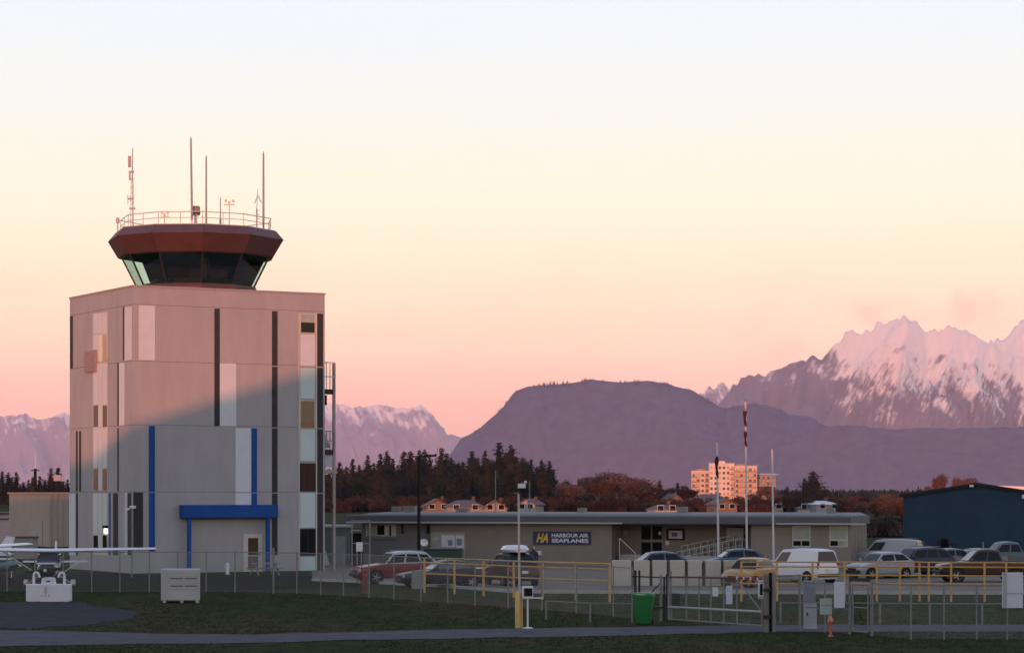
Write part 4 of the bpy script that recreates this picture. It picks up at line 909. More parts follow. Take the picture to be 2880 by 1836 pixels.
o = pole_thing('sign_pole', 162, 1316, 300, 0.2, M_black, 'black pole carrying a small white square board left of the tower', 'sign')
MB().box(-0.42, 0.42, -0.32, -0.2, PZ(1352, 300), PZ(1335, 300)).build('board', M_whs, o)

# ================================================================= terminal building
TA = R(-18)
LX, LY = -10.36, 175.5
FT = Face(LX, LY, TA); Lt = FT.u(2392)
tm = thing('terminal_building', 'long low grey terminal building with a flat dark fascia roof', 'building', (LX, LY, 0), TA)
M_tw = mat('terminal_stucco', (0.225, 0.20, 0.17), 0.85, var=0.07, scale=1.2, detail=8); M_tw2 = mat('terminal_grey_wall', (0.17, 0.17, 0.18), 0.85, var=0.08, scale=1.2)
M_fas = mat('blue_grey_fascia', (0.075, 0.080, 0.100), 0.6, var=0.1, scale=0.8); M_gut = mat('pale_gutter', (0.34, 0.335, 0.33), 0.5, var=0.06); M_rfm = mat('grey_membrane_roof', (0.17, 0.168, 0.172), 0.8, var=0.12, scale=0.6)
ua, ub, uc = FT.u(1210), FT.u(1720), FT.u(2112)
ZE = 2.88
MB().box(-0.2, ua, 0.3, 6.0, 0, ZE).build('wall', M_tw2, tm)
MB().box(ua, ub, 0, 6.0, 0, ZE).build('wall', M_tw, tm)
MB().box(ub, uc, 2.6, 6.0, 0, ZE).build('wall', M_tw, tm)
MB().box(uc, Lt, 0.0, 6.0, 0, ZE).build('wall', M_tw, tm)
for i in range(11): MB().box(Lt, Lt+0.03, 0.15+i*0.54, 0.42+i*0.54, 0.05, ZE-0.02).build('rib', M_tw, tm)
rf = MB().box(-1.1, Lt+0.15, -0.7, 6.4, ZE, 3.42).build('roof', M_fas, tm)
MB().add([(-0.2, -0.2, 3.422), (Lt+0.05, -0.2, 3.422), (Lt+0.05, 6.3, 3.422), (-0.2, 6.3, 3.422), (0.3, 0.2, 3.53), (Lt-0.4, 0.2, 3.53), (Lt-0.4, 6.0, 3.62), (0.3, 6.0, 3.62)], [(0,1,5,4),(1,2,6,5),(2,3,7,6),(3,0,4,7),(4,5,6,7),(3,2,1,0)]).build('roof_deck', M_rfm, rf)
def gut(x0, x1): MB().box(FT.u(x0), FT.u(x1), -0.80, -0.702, ZE-0.02, ZE+0.09).build('gutter', M_gut, rf)
gut(985, 1758); gut(2190, 2440)
MB().box(FT.u(985), FT.u(2398), -0.72, -0.702, 3.33, 3.43).build('drip_edge', M_rfm, rf)
MB().box(ub, uc, -0.6, 2.6, ZE-0.06, ZE-0.004).build('porch_soffit', M_dk, rf)
for px, h, w in ((1060, .28, .5), (1100, .32, .9), (1592, .2, .5), (1250, .18, .8), (1880, .3, .6), (2306, .25, .5)):
    u = FT.u(px); MB().box(u-w/2, u+w/2, 3.5, 4.2, 3.55, 3.7+h).build('roof_vent', M_galv, rf)
for px, D_, top in ((1352, 3.2, 1322), (1427, 5.0, 1352)):
    u = FT.u(px); MB().tube((u, D_, 3.5), (u, D_, FT.z(top, u)), 0.035).build('roof_mast', M_galv, rf)
def tp(name, x0, x1, y0, y1, m, proud=0.03, back=0.0, parent=None, extra=0.0):
    face = FT if back == 0 else Face(LX-math.sin(TA)*back, LY+math.cos(TA)*back, TA)
    u0, u1 = face.u(x0), face.u(x1); um = (u0+u1)/2
    return MB().box(u0, u1, back-proud, back-extra, max(0, face.z(y1, um)), face.z(y0, um)).build(name, m, parent or tm)
# left windows, board
w_ = tp('window', 1030, 1114, 1474, 1511, M_frame, 0.06, 0.3); tp('pane', 1062, 1082, 1476, 1503, M_glass, 0.09, 0.3, w_, 0.058); tp('pane', 1096, 1101, 1478, 1506, M_glass, 0.09, 0.3, w_, 0.058); tp('pane', 1034, 1058, 1477, 1507, M_glassg, 0.09, 0.3, w_, 0.058)
tp('sill', 1024, 1118, 1507, 1515, M_galv, 0.14, 0.3, w_)
tp('wall_board', 1136, 1174, 1474, 1492, mat('olive_board', (0.15, 0.155, 0.13), 0.7), 0.05, 0.3)
for px in (1128, 1200): tp('wall_recess_panel', px, px+9, 1474, 1500, M_dk, 0.012, 0.3)
# notice kiosk on the wall
nb = tp('notice_board', 1213, 1310, 1496, 1545, mat('board_cream', (0.30, 0.29, 0.25), 0.7), 0.12, 0)
tp('notice', 1244, 1281, 1504, 1538, mat('paper_white', (0.55, 0.56, 0.60), 0.7), 0.15, 0, nb, 0.118); tp('notice', 1284, 1306, 1504, 1540, MATS['paper_white'], 0.15, 0, nb, 0.118); tp('notice', 1221, 1236, 1509, 1517, mat('paper_tan', (0.38, 0.37, 0.31), 0.7), 0.15, 0, nb, 0.118)
tp('notice_picture', 1262, 1275, 1518, 1533, mat('notice_blue', (0.18, 0.2, 0.26), 0.7), 0.17, 0, nb, 0.148); tp('notice_picture', 1287, 1301, 1514, 1533, MATS['notice_blue'], 0.17, 0, nb, 0.148)
for px in (1214, 1306): tp('board_leg', px, px+4, 1545, 1590, MATS['board_cream'], 0.1, 0, nb)
# wall lamp, meter boxes
tp('meter_box', 1511, 1524, 1548, 1560, M_white, 0.12); tp('conduit', 1494, 1498, 1530, 1548, M_galv, 0.06); tp('wall_lamp', 1203, 1209, 1478, 1492, M_black, 0.15, 0)
# ---- company sign
def text_mesh(name, body, size, m, bold=0.0, shear=0.0):
    cu = bpy.data.curves.new(name, 'FONT'); cu.body = body; cu.size = size; cu.extrude = 0.004; cu.offset = bold; cu.shear = shear; cu.resolution_u = 3
    ob = bpy.data.objects.new(name, cu); COL.objects.link(ob)
    me = bpy.data.meshes.new_from_object(ob.evaluated_get(bpy.context.evaluated_depsgraph_get()))
    bpy.data.objects.remove(ob); me.materials.clear(); me.materials.append(m)
    return me
def put_text(name, body, x0, x1, z0, z1, y, m, parent, bold=0.0, shear=0.0):
    me = text_mesh(name, body, 1.0, m, bold, shear)
    xs = [v.co.x for v in me.vertices]; ys = [v.co.y for v in me.vertices]; sx = (x1-x0)/(max(xs)-min(xs)); sy = (z1-z0)/(max(ys)-min(ys)); ox, oy = min(xs), min(ys)
    for v in me.vertices: v.co = ((v.co.x-ox)*sx+x0, y-v.co.z, (v.co.y-oy)*sy+z0)
    return link_mesh(name, me, parent)
u0, u1 = FT.u(1501), FT.u(1662); um = (u0+u1)/2; z0, z1 = FT.z(1530, um), FT.z(1494, um)
sgn = thing('company_sign', 'navy wall sign with a yellow logo and the words HARBOUR AIR SEAPLANES', 'sign', (LX, LY, 0), TA)
MB().box(u0, u1, -0.10, -0.02, z0, z1).build('panel', mat('sign_navy', (0.012, 0.017, 0.085), 0.5), sgn)
bd = MB()
for a in ((u0, u1, z0, z0+0.03), (u0, u1, z1-0.03, z1), (u0, u0+0.03, z0+.03, z1-.03), (u1-0.03, u1, z0+.03, z1-.03)): bd.box(a[0], a[1], -0.115, -0.101, a[2], a[3])
bd.build('border', mat('sign_border', (0.03, 0.03, 0.09), 0.5), sgn)
H_ = z1-z0; M_sy = mat('sign_yellow', (0.68, 0.47, 0.03), 0.5, var=0.03); M_sw = mat('sign_white', (0.66, 0.66, 0.72), 0.5, var=0.03)
put_text('logo_letters', 'HA', u0+0.22, u0+1.05, z0+H_*0.13, z0+H_*0.87, -0.112, M_sy, sgn, 0.03, 0.35)
put_text('lettering', 'HARBOUR AIR', FT.u(1553), FT.u(1656), z0+H_*0.55, z0+H_*0.86, -0.112, M_sw, sgn, 0.028)
put_text('lettering', 'SEAPLANES', FT.u(1553), FT.u(1656), z0+H_*0.14, z0+H_*0.45, -0.112, M_sw, sgn, 0.028)
# ---- porch: doors, poster, lamp, ramp
B = 2.6
dr = tp('entrance_doors', 1801, 1866, 1475, 1600, M_galv, 0.06, B)
for x0, x1 in ((1805, 1831), (1836, 1862)):
    tp('pane', x0, x1, 1479, 1516, M_glass, 0.09, B, dr, 0.058); tp('pane', x0, x1, 1524, 1596, M_glass, 0.09, B, dr, 0.058)
tp('door_notice', 1853, 1860, 1494, 1503, M_white, 0.11, B, dr, 0.09)
tp('porch_lamp', 1757, 1766, 1490, 1502, M_glassg, 0.1, B); tp('wall_notice', 1872, 1882, 1520, 1532, M_white, 0.04, B)
po = thing('framed_poster', 'black-framed poster on the porch wall right of the entrance doors', 'poster', (LX, LY, 0), TA)
tp('frame', 1875, 1926, 1486, 1518, M_black, 0.07, B, po, 0.002); tp('print', 1881, 1920, 1491, 1514, mat('poster_paper', (0.5, 0.52, 0.56), 0.6), 0.085, B, po, 0.068); tp('picture', 1890, 1906, 1497, 1508, mat('poster_blue', (0.10, 0.11, 0.2), 0.6), 0.1, B, po, 0.084)
wb = thing('white_board', 'pale blank board on the porch wall behind the middle flagpole', 'sign', (LX, LY, 0), TA)
tp('panel', 2043, 2092, 1484, 1519, mat('board_pale', (0.42, 0.42, 0.43), 0.6), 0.06, 2.4, wb); 
for px in (2046, 2086): tp('leg', px, px+3, 1519, 1600, M_galv, 0.05, 2.4, wb)
rp = thing('access_ramp', 'access ramp with white railings rising towards the porch', 'ramp', (LX, LY, 0), TA)
ur0, ur1 = FT.u(1900), FT.u(2085)
MB().add([(ur0, 0.2, 0), (ur1, 0.2, 0), (ur1, 1.6, 0), (ur0, 1.6, 0), (ur0, 0.2, 0.04), (ur1, 0.2, 0.95), (ur1, 1.6, 0.95), (ur0, 1.6, 0.04)], [(0,3,2,1),(4,5,6,7),(0,1,5,4),(1,2,6,5),(2,3,7,6),(3,0,4,7)]).build('ramp_slab', M_tw2, rp)
M_rail = mat('white_rail', (0.45, 0.45, 0.47), 0.5, 0.2, var=0.06)
for yy, zo in ((0.25, 0.0), (1.55, 0.35)):
    rr_ = MB(); rr_.tube((ur0, yy, 1.0+zo), (ur1, yy, 1.95+zo), 0.03); rr_.tube((ur0, yy, 0.6+zo), (ur1, yy, 1.5+zo), 0.02)
    ro = rr_.build('railing', M_rail, rp)
    for i in range(11):
        t_1 = i/10; u = ur0+(ur1-ur0)*t_1; MB().tube((u, yy, 0.04+0.91*t_1), (u, yy, 1.0+zo+0.95*t_1), 0.024, n=6).build('baluster', M_rail, ro)
st = thing('porch_steps', 'short steps with a slanting handrail at the porch left corner', 'steps', (LX, LY, 0), TA)
for i in range(4): MB().box(ub+0.3, ub+1.7, 0.2+i*0.3, 2.55, i*0.2, i*0.2+0.19).build('step', M_conc, st)
MB().tube((ub+0.5, 0.2, 1.9), (ub+1.6, 0.2, 0.9), 0.035).tube((ub+1.6, 0.2, 0), (ub+1.6, 0.2, 0.9), 0.035).tube((ub+0.5, 0.2, 0.0), (ub+0.5, 0.2, 1.9), 0.035).build('handrail', M_rail, st)
MB().box(ub+2.5, ub+8.2, 0.1, 2.58, 0, 0.75).build('landing', M_conc, st)
# right windows
for x0, x1, k in ((2229, 2280, 0), (2333, 2384, 1)):
    w_ = tp('window', x0, x1, 1478, 1538, M_frame, 0.05); tp('upper_pane', x0+3, x1-3, 1482, 1515, M_glassg, 0.08, 0, w_, 0.048)
    xm = (x0+x1)/2; tp('lower_pane', x0+3, xm-1.5, 1520, 1534, M_glass, 0.08, 0, w_, 0.048); tp('lower_pane', xm+1.5, x1-3, 1520, 1534, M_glass if k == 0 else M_glassg, 0.08, 0, w_, 0.048)

# ================================================================= fences
def chain_mat():
    m = bpy.data.materials.new('chain_link'); m.use_nodes = True; t = m.node_tree; t.nodes.clear()
    o = nd(t, 'ShaderNodeOutputMaterial'); mx = nd(t, 'ShaderNodeMixShader'); tr = nd(t, 'ShaderNodeBsdfTransparent'); p = nd(t, 'ShaderNodeBsdfPrincipled')
    p.inputs['Base Color'].default_value = (0.24, 0.25, 0.26, 1); p.inputs['Metallic'].default_value = 0.3; p.inputs['Roughness'].default_value = 0.5
    uv = nd(t, 'ShaderNodeUVMap'); sp = nd(t, 'ShaderNodeSeparateXYZ'); t.links.new(uv.outputs[0], sp.inputs[0])
    fac = []
    for op in ('ADD', 'SUBTRACT'):
        a = nd(t, 'ShaderNodeMath', operation=op); t.links.new(sp.outputs[0], a.inputs[0]); t.links.new(sp.outputs[1], a.inputs[1])
        d_ = nd(t, 'ShaderNodeMath', operation='DIVIDE'); d_.inputs[1].default_value = 0.06; t.links.new(a.outputs[0], d_.inputs[0])
        fr = nd(t, 'ShaderNodeMath', operation='FRACT'); t.links.new(d_.outputs[0], fr.inputs[0])
        ls = nd(t, 'ShaderNodeMath', operation='LESS_THAN'); ls.inputs[1].default_value = 0.09; t.links.new(fr.outputs[0], ls.inputs[0]); fac.append(ls)
    mxm = nd(t, 'ShaderNodeMath', operation='MAXIMUM'); t.links.new(fac[0].outputs[0], mxm.inputs[0]); t.links.new(fac[1].outputs[0], mxm.inputs[1])
    t.links.new(mxm.outputs[0], mx.inputs[0]); t.links.new(tr.outputs[0], mx.inputs[1]); t.links.new(p.outputs[0], mx.inputs[2]); t.links.new(mx.outputs[0], o.inputs[0])
    return m
M_chain = chain_mat()
def fence(name, label, posts, h, m=M_galv, fabric=True, r=0.03, rails=(1.0,), cat='fence', tall=(), group=None):
    o = thing(name, label, cat, (posts[0][0], posts[0][1], 0), 0, group); P = [(x-posts[0][0], y-posts[0][1]) for x, y in posts]
    for i, (x, y) in enumerate(P):
        hh = h*(1.12 if i in tall else 1.02); MB().tube((x, y, 0), (x, y, hh), r*(1.5 if i in tall else 1)).build('post', m, o)
    for z in rails:
        for (a, b) in zip(P[:-1], P[1:]): MB().tube((a[0], a[1], h*z), (b[0], b[1], h*z), r*0.7, n=6).build('rail', m, o)
    if fabric:
        me = bpy.data.meshes.new('chain_link'); vs = []; fs = []; uvs = []; d = 0.0
        for (a, b) in zip(P[:-1], P[1:]):
            L = math.hypot(b[0]-a[0], b[1]-a[1]); i = len(vs)
            vs += [(a[0], a[1]-0.04, 0.04), (b[0], b[1]-0.04, 0.04), (b[0], b[1]-0.04, h), (a[0], a[1]-0.04, h)]; fs.append((i, i+1, i+2, i+3)); uvs += [(d, 0), (d+L, 0), (d+L, h), (d, h)]; d += L
        me.from_pydata(vs, [], fs); ul = me.uv_layers.new(); 
        for l, u in zip(ul.data, uvs): l.uv = u
        me.materials.append(M_chain); link_mesh('chain_link', me, o)
    return o
A = [G(*p) for p in [(-60, 1662), (20, 1663), (98, 1664), (178, 1664), (258, 1665), (337, 1665), (420, 1665), (500, 1665), (580, 1665), (661, 1665), (769, 1668), (835, 1669), (902, 1673), (966, 1676), (1038, 1680), (1108, 1685), (1184, 1691), (1259, 1696), (1336, 1702), (1429, 1709), (1524, 1716), (1621, 1724), (1725, 1734), (1778, 1742)]]
fence('chain_link_fence', 'long chain-link fence running from the tower front to the green bin', A, 2.0, tall=(10,))
# yellow pipe fences round the lot
Y1 = [G(*p) for p in [(1194, 1666), (1278, 1670), (1360, 1675), (1445, 1680), (1526, 1684), (1620, 1688), (1715, 1692)]]
fence('yellow_pipe_fence', 'yellow pipe fence before the dark cars, left of the concrete blocks', Y1, 1.72, M_yellow, False, 0.055, (1.0, 0.86, 0.55))
Y2 = [G(*p) for p in [(2085, 1690), (2185, 1690), (2285, 1690), (2375, 1690), (2466, 1690), (2531, 1690), (2586, 1690), (2612, 1691), (2675, 1691), (2769, 1692), (2830, 1692), (2905, 1693)]]
fence('yellow_pipe_fence', 'yellow pipe fence running from the white van to the right edge', Y2, 1.78, M_yellow, False, 0.05, (1.0, 0.88, 0.66, 0.45))
# right-hand chain-link fence with a pedestrian gate frame
R1 = [G(*p) for p in [(2178, 1776), (2249, 1774)]]
fence('chain_link_fence', 'narrow chain-link panel between the gate post and the grey cabinet', R1, 1.98, rails=(1.0, 0.93), r=0.045)
R2 = [G(*p) for p in [(2249, 1775), (2320, 1779), (2390, 1783)]]
fence('chain_link_fence', 'chain-link panel behind the grey cabinet and the two notices', R2, 1.75, rails=(1.0, 0.5))
R3 = [G(*p) for p in [(2452, 1788), (2562, 1798), (2655, 1798), (2747, 1798), (2833, 1799), (2925, 1800)]]
fence('chain_link_fence', 'chain-link fence at the lower right corner, right of the gate frame', R3, 1.82)
ga, gb_ = G(2390, 1783), G(2452, 1788)
pg = thing('pedestrian_gate', 'narrow steel pedestrian gate with a dark top bar', 'gate', (ga[0], ga[1], 0)); dx, dy = gb_[0]-ga[0], gb_[1]-ga[1]
for q in (0, 1): MB().tube((dx*q, dy*q, 0), (dx*q, dy*q, 1.95), 0.05).build('post', M_galv, pg)
MB().bar((0, 0, 1.92), (dx, dy, 1.92), 0.08, 0.12).build('top_bar', M_dark, pg)
gf = MB(); 
for a, b in (((.1, .12), (.1, 1.75)), ((.62, .12), (.62, 1.75)), ((.1, 1.75), (.62, 1.75)), ((.1, .12), (.62, .12)), ((.1, .95), (.62, .95))): gf.tube((a[0]*dx/0.75, a[0]*dy/0.75, a[1]), (b[0]*dx/0.75, b[0]*dy/0.75, b[1]), 0.028)
gf.build('leaf_frame', M_galv, pg)
# low pale pipe barrier behind
LB = [G(*p) for p in [(1536, 1742), (1660, 1748), (1778, 1750)]]
fence('pipe_barrier', 'low pale pipe rail in the grass left of the green bin', LB, 0.72, M_galv, False, 0.035, (1.0,), 'barrier')
LB = [G(*p) for p in [(2195, 1752), (2330, 1753), (2475, 1754), (2615, 1755), (2762, 1756), (2900, 1756)]]
fence('pipe_barrier', 'low pale pipe rail in the grass behind the right fence', LB, 0.78, M_galv, False, 0.04, (1.0,), 'barrier')

# ---- double vehicle gate
def P3(px, py, D): return (PX(px, D), D, PZ(py, D))
g0, g1 = G(1872, 1748), G(2152, 1772)
gt = thing('vehicle_gate', 'wide tubular vehicle gate right of the green bin', 'gate', (g0[0], g0[1], 0)); dx, dy = g1[0]-g0[0], g1[1]-g0[1]
gm = MB(); M_stkg = mat('rusty_rail', (0.075, 0.05, 0.042), 0.8, var=0.2)
MB().tube((dx*.03, dy*.03, 1.72), (dx*.97, dy*.97, 1.86), 0.035).build('top_rail', M_stkg, gt)
gm.tube((dx*.03, dy*.03, 0.58), (dx*.97, dy*.97, 0.66), 0.045)
gm.build('lower_rail', mat('pale_rail', (0.34, 0.34, 0.32), 0.5), gt)
MB().tube((dx*.03, dy*.03, 0.12), (dx*.97, dy*.97, 0.16), 0.03).build('bottom_rail', M_galv, gt)
for q in (0.03, 0.22, 0.35, 0.47, 0.60, 0.73, 0.97): MB().tube((dx*q, dy*q, 0.1), (dx*q, dy*q, 1.72+0.14*q), 0.03).build('upright', M_galv, gt)
MB().tube((dx*.73, dy*.73, 1.78), (dx*.97, dy*.97, 0.66), 0.025).build('brace', M_galv, gt)
me = bpy.data.meshes.new('chain_link'); me.from_pydata([(dx*.03, dy*.03-.03, .1), (dx*.97, dy*.97-.03, .1), (dx*.97, dy*.97-.03, 1.85), (dx*.03, dy*.03-.03, 1.72)], [], [(0, 1, 2, 3)]); ul = me.uv_layers.new(); Lg = math.hypot(dx, dy)
for l, u in zip(ul.data, ((0, 0), (Lg, 0), (Lg, 1.8), (0, 1.7))): l.uv = u
me.materials.append(M_chain); link_mesh('chain_link', me, gt)
for i in range(8):
    q = 0.70+0.033*i; MB().cbox((dx*q, dy*q-0.05, 1.83), 0.10, 0.03, 0.10).build('reflector', M_white if i % 2 else M_red, gt)
def gate_posts(name, label, items, cat='gate post'):
    o = thing(name, label, cat, (items[0][0], items[0][1], 0))
    for x, y, h, r, m in items: MB().tube((x-items[0][0], y-items[0][1], 0), (x-items[0][0], y-items[0][1], h), r, n=10).build('post', m, o)
    return o
def gp(px, py, h, r, m=M_galv): x, y = G(px, py); return (x, y, h, r, m)
gpo = gate_posts('gate_post_group', 'cluster of steel gate posts beside the green bin', [gp(1859, 1746, 1.78, 0.05), gp(1868, 1745, 1.7, 0.04, M_dark), gp(1876, 1747, 1.8, 0.05, M_dark), gp(1886, 1743, 1.9, 0.06)])
MB().bar((-0.5, 0.1, 0.95), (0.0, 0, 1.5), 0.04, 0.04).build('brace', M_dark, gpo); MB().bar((-1.1, 0.1, 1.72), (0.4, 0, 1.66), 0.05, 0.05).build('top_bar', M_dark, gpo); MB().box(-0.45, 0.1, -0.08, 0.08, 0.5, 0.56).build('bracket', M_dark, gpo)
MB().box(0.45, 0.75, 0.3, 0.6, 0.55, 1.05).build('motor_box', M_black, gpo)
gate_posts('gate_post_pair', 'pair of dark posts standing behind the green bin', [gp(1787, 1742, 1.92, 0.05, M_dark), gp(1798, 1742, 1.92, 0.045, M_dark)])
M_wood = mat('weathered_wood', (0.17, 0.15, 0.135), 0.9, var=0.2, scale=4, stretch=(1, 1, .2))
gpo = gate_posts('gate_post_group', 'thick weathered gate posts at the right end of the vehicle gate', [gp(2155, 1777, 2.05, 0.10, M_wood), gp(2167, 1776, 2.1, 0.06, M_black), gp(2176, 1777, 2.12, 0.065)])
MB().cbox((0.02, -0.02, 0.55), 0.25, 0.25, 0.12).build('hinge', M_dark, gpo); MB().cbox((0.02, -0.02, 1.5), 0.25, 0.25, 0.1).build('hinge', M_dark, gpo)
# signs hung on gate and fence
def flat_sign(name, label, x0, x1, y0, y1, D, m, th=0.03, cat='sign', rim=None):
    o = thing(name, label, cat, (PX((x0+x1)/2, D), D, PZ(y1, D))); w = (x1-x0)/F*D; h = (y1-y0)/F*D
    MB().box(-w/2, w/2, 0, th, 0, h).build('panel', m, o, bevel=0.006, seg=1)
    for sx in (-1, 1): MB().tube((sx*w*0.35, th, h*0.9), (sx*w*0.35, th+0.06, h*0.9), 0.01, n=5).build('tie', M_galv, o)
    return o, w, h
M_paper = mat('sign_sheet', (0.52, 0.53, 0.60), 0.6, var=0.05)
flat_sign('gate_notice', 'small white notice hanging on the vehicle gate left leaf', 2004, 2020, 1651, 1676, 92.6, M_white)
flat_sign('gate_notice', 'tall narrow pale notice on the vehicle gate', 2042, 2060, 1646, 1698, 92.0, M_paper)
o, w, h = flat_sign('number_sign', 'white gate sign with a black numeral 1', 2132, 2150, 1632, 1682, 90.6, M_white)
put_text('numeral', '1', -w*0.22, w*0.22, h*0.18, h*0.82, -0.004, M_black, o, 0.05)
MB().box(-w*.42, w*.42, -0.004, -0.001, h*.06, h*.09).box(-w*.42, w*.42, -0.004, -0.001, h*.91, h*.94).build('border', M_black, o)
o, w, h = flat_sign('fence_notice', 'pale green-white notice above the orange marker', 2306, 2340, 1682, 1727, 88.2, mat('sign_pale_green', (0.36, 0.42, 0.38), 0.6, var=0.08))
MB().box(-w*.4, w*.4, -0.004, -0.001, h*.55, h*.6).build('printed_line', M_galv, o)
flat_sign('fence_notice', 'tall white notice on the fence right of the grey cabinet', 2346, 2376, 1636, 1708, 87.6, M_paper)
o, w, h = flat_sign('notice_board', 'large white two-panel board on the fence at the right edge', 2820, 2877, 1609, 1709, 84.2, M_paper, 0.12)
MB().box(-w*.5, -w*.3, -0.02, -0.002, 0, h).build('edge_strip', M_whs, o); MB().box(-w*.3+.01, w*.5, -0.012, -0.002, h*.40, h*.415).build('joint', M_galv, o)
# cabinet pedestal
x, y = G(2279, 1768)
o = thing('grey_cabinet', 'grey gate control cabinet with a darker upper half', 'cabinet', (x, y, 0)); s_ = y/F
MB().box(-17*s_, 17*s_, -.15, .25, 0, (1768-1696)*s_).build('lower_box', mat('cabinet_pale', (0.36, 0.36, 0.39), 0.6), o, bevel=0.01, seg=1); MB().box(-18*s_, 14*s_, -.12, .2, (1768-1696)*s_+0.002, (1768-1632)*s_).build('upper_box', mat('cabinet_blue_grey', (0.17, 0.19, 0.22), 0.6), o, bevel=0.01, seg=1)
MB().cbox((-10*s_, -.16, 0.55), 0.06, 0.03, 0.12).build('lock', M_dark, o)
# orange marker
x, y = G(2336, 1789)
o = thing('orange_marker', 'orange post marker with a flared top before the fence', 'marker', (x, y, 0)); M_or = mat('orange_plastic', (0.50, 0.10, 0.045), 0.5, var=0.1)
MB().lathe([(0.0, 0), (0.11, 0), (0.10, 0.03), (0.05, 0.05), (0.045, 0.4), (0.06, 0.45)], n=12).build('post', M_or, o, smooth=True); MB().lathe([(0.06, 0.45), (0.10, 0.5), (0.10, 0.56), (0.05, 0.66), (0.03, 0.72), (0, 0.73)], n=12).build('cap', mat('orange_bright', (0.62, 0.17, 0.09), 0.5), o, smooth=True)
# green bin
x, y = G(1810, 1754)
o = thing('green_bin', 'bright green wheeled bin standing by the gate', 'bin', (x, y, 0), R(-12)); M_gr = mat('green_plastic', (0.012, 0.15, 0.035), 0.45, var=0.1)
def rrect(w, d, z, r=0.06, n=3):
    p = []
    for cx_, cy_, a0 in ((w/2-r, d/2-r, 0), (-w/2+r, d/2-r, 90), (-w/2+r, -d/2+r, 180), (w/2-r, -d/2+r, 270)):
        for i in range(n+1): a = R(a0+90*i/n); p.append((cx_+r*math.cos(a), cy_+r*math.sin(a), z))
    return p
MB().loft([rrect(.52, .50, .05), rrect(.56, .54, .12), rrect(.74, .72, 1.02), rrect(.80, .78, 1.03), rrect(.80, .78, 1.09)]).build('body', M_gr, o, smooth=30)
MB().loft([rrect(.80, .80, 1.092), rrect(.80, .80, 1.13), rrect(.66, .66, 1.18)]).build('lid', M_gr, o, smooth=30); MB().tube((-.25, .44, 1.06), (.25, .44, 1.06), 0.02).build('handle', M_gr, o)
for sx in (-.3, .3): MB().tube((sx-.03, .3, .1), (sx+.03, .3, .1), 0.1, n=14).build('wheel', M_rubber, o)
MB().box(-.22, .12, -.425, -.41, 1.11, 1.135).build('label_strip', M_white, o)
# yellow bollard, screen post, yard lamp, poles
x, y = G(1456, 1766)
o = thing('yellow_bollard', 'fat yellow bollard beside the path', 'bollard', (x, y, 0)); MB().lathe([(0, 0), (0.095, 0), (0.095, 1.26), (0.07, 1.32), (0, 1.34)], n=16).build('post', mat('bollard_yellow', (0.52, 0.35, 0.12), 0.5, var=0.1), o, smooth=30)
MB().tube((0.12, 0.2, 0), (0.12, 0.2, 1.30), 0.07, n=12).build('rear_post', MATS['bollard_yellow'], o); MB().box(-.1, .1, -.1, .1, 0.004, 0.02).build('base_plate', M_galv, o)
x, y = G(1484, 1766)
o = thing('screen_post', 'white post with a black card reader screen beside the path', 'card reader', (x, y, 0))
MB().lathe([(0, 0), (.2, 0), (.19, .03), (.05, .05), (.04, .06)], n=14).build('base', M_white, o); MB().tube((0, 0, .05), (0, 0, 1.10), .035).build('post', M_white, o)
hd = MB().box(-.20, .20, -.06, .06, 1.08, 1.54).build('head', M_white, o, bevel=0.01, seg=1); MB().box(-.13, .17, -.075, -.062, 1.17, 1.46).build('screen', M_black, hd)
MB().box(.2, .55, -.02, .02, 1.08, 1.13).build('side_arm', M_white, o)
D_ = 112.0; x = PX(1461, D_)
o = thing('yard_light', 'thin pale yard light mast with floodlights behind the bollard', 'street light', (x, D_, 0)); h = PZ(1388, D_)
MB().tube((0, 0, 0), (-0.04, 0, h), .055, .045).build('mast', mat('cream_mast', (0.46, 0.41, 0.37), 0.5, var=0.05), o); MB().bar((-.25, 0, h+.02), (.3, 0, h+.1), .05, .05).build('cross_arm', M_galv, o)
MB().cbox((.1, -.1, h+.35), .34, .2, .2).build('floodlight', M_white, o); MB().cbox((.2, -.1, h+.14), .42, .24, .22).build('floodlight', M_black, o); MB().tube((.1, 0, h), (.1, 0, h+.5), .03).build('bracket', M_galv, o); MB().cbox((.26, -.1, h+.52), .12, .1, .1).build('camera', M_white, o)
D_ = 146.0; x = PX(1178, D_)
o = thing('street_light', 'tall black lamp post with a flat arm behind the red car', 'street light', (x, D_, 0)); h = PZ(1281, D_)
MB().tube((0, 0, 0), (0, 0, h), .11, .08, 10).build('post', M_black, o); MB().lathe([(0, 0), (.2, 0), (.2, .5), (.13, .55)], n=12).build('base', M_black, o); MB().bar((0, 0, h-.03), (.45, 0, h+.0), .07, .07).build('arm', M_black, o); MB().box(.3, 1.02, -.17, .17, h-.06, h+.06).build('lamp_head', M_black, o)
# lamp poles at the tower's left
o = thing('lamp_pole', 'slim grey pole with a white hooded lamp before the tower corner', 'street light', (PX(371, 148), 148, 0)); h = PZ(1428, 148)
MB().tube((0, 0, 0), (0, 0, h), .045).build('post', M_galv, o); MB().box(-.12, .22, -.1, .1, h-.02, h+.14).build('lamp_head', M_white, o); MB().cbox((-.22, 0, h-.06), .16, .14, .12).build('sensor', M_white, o)
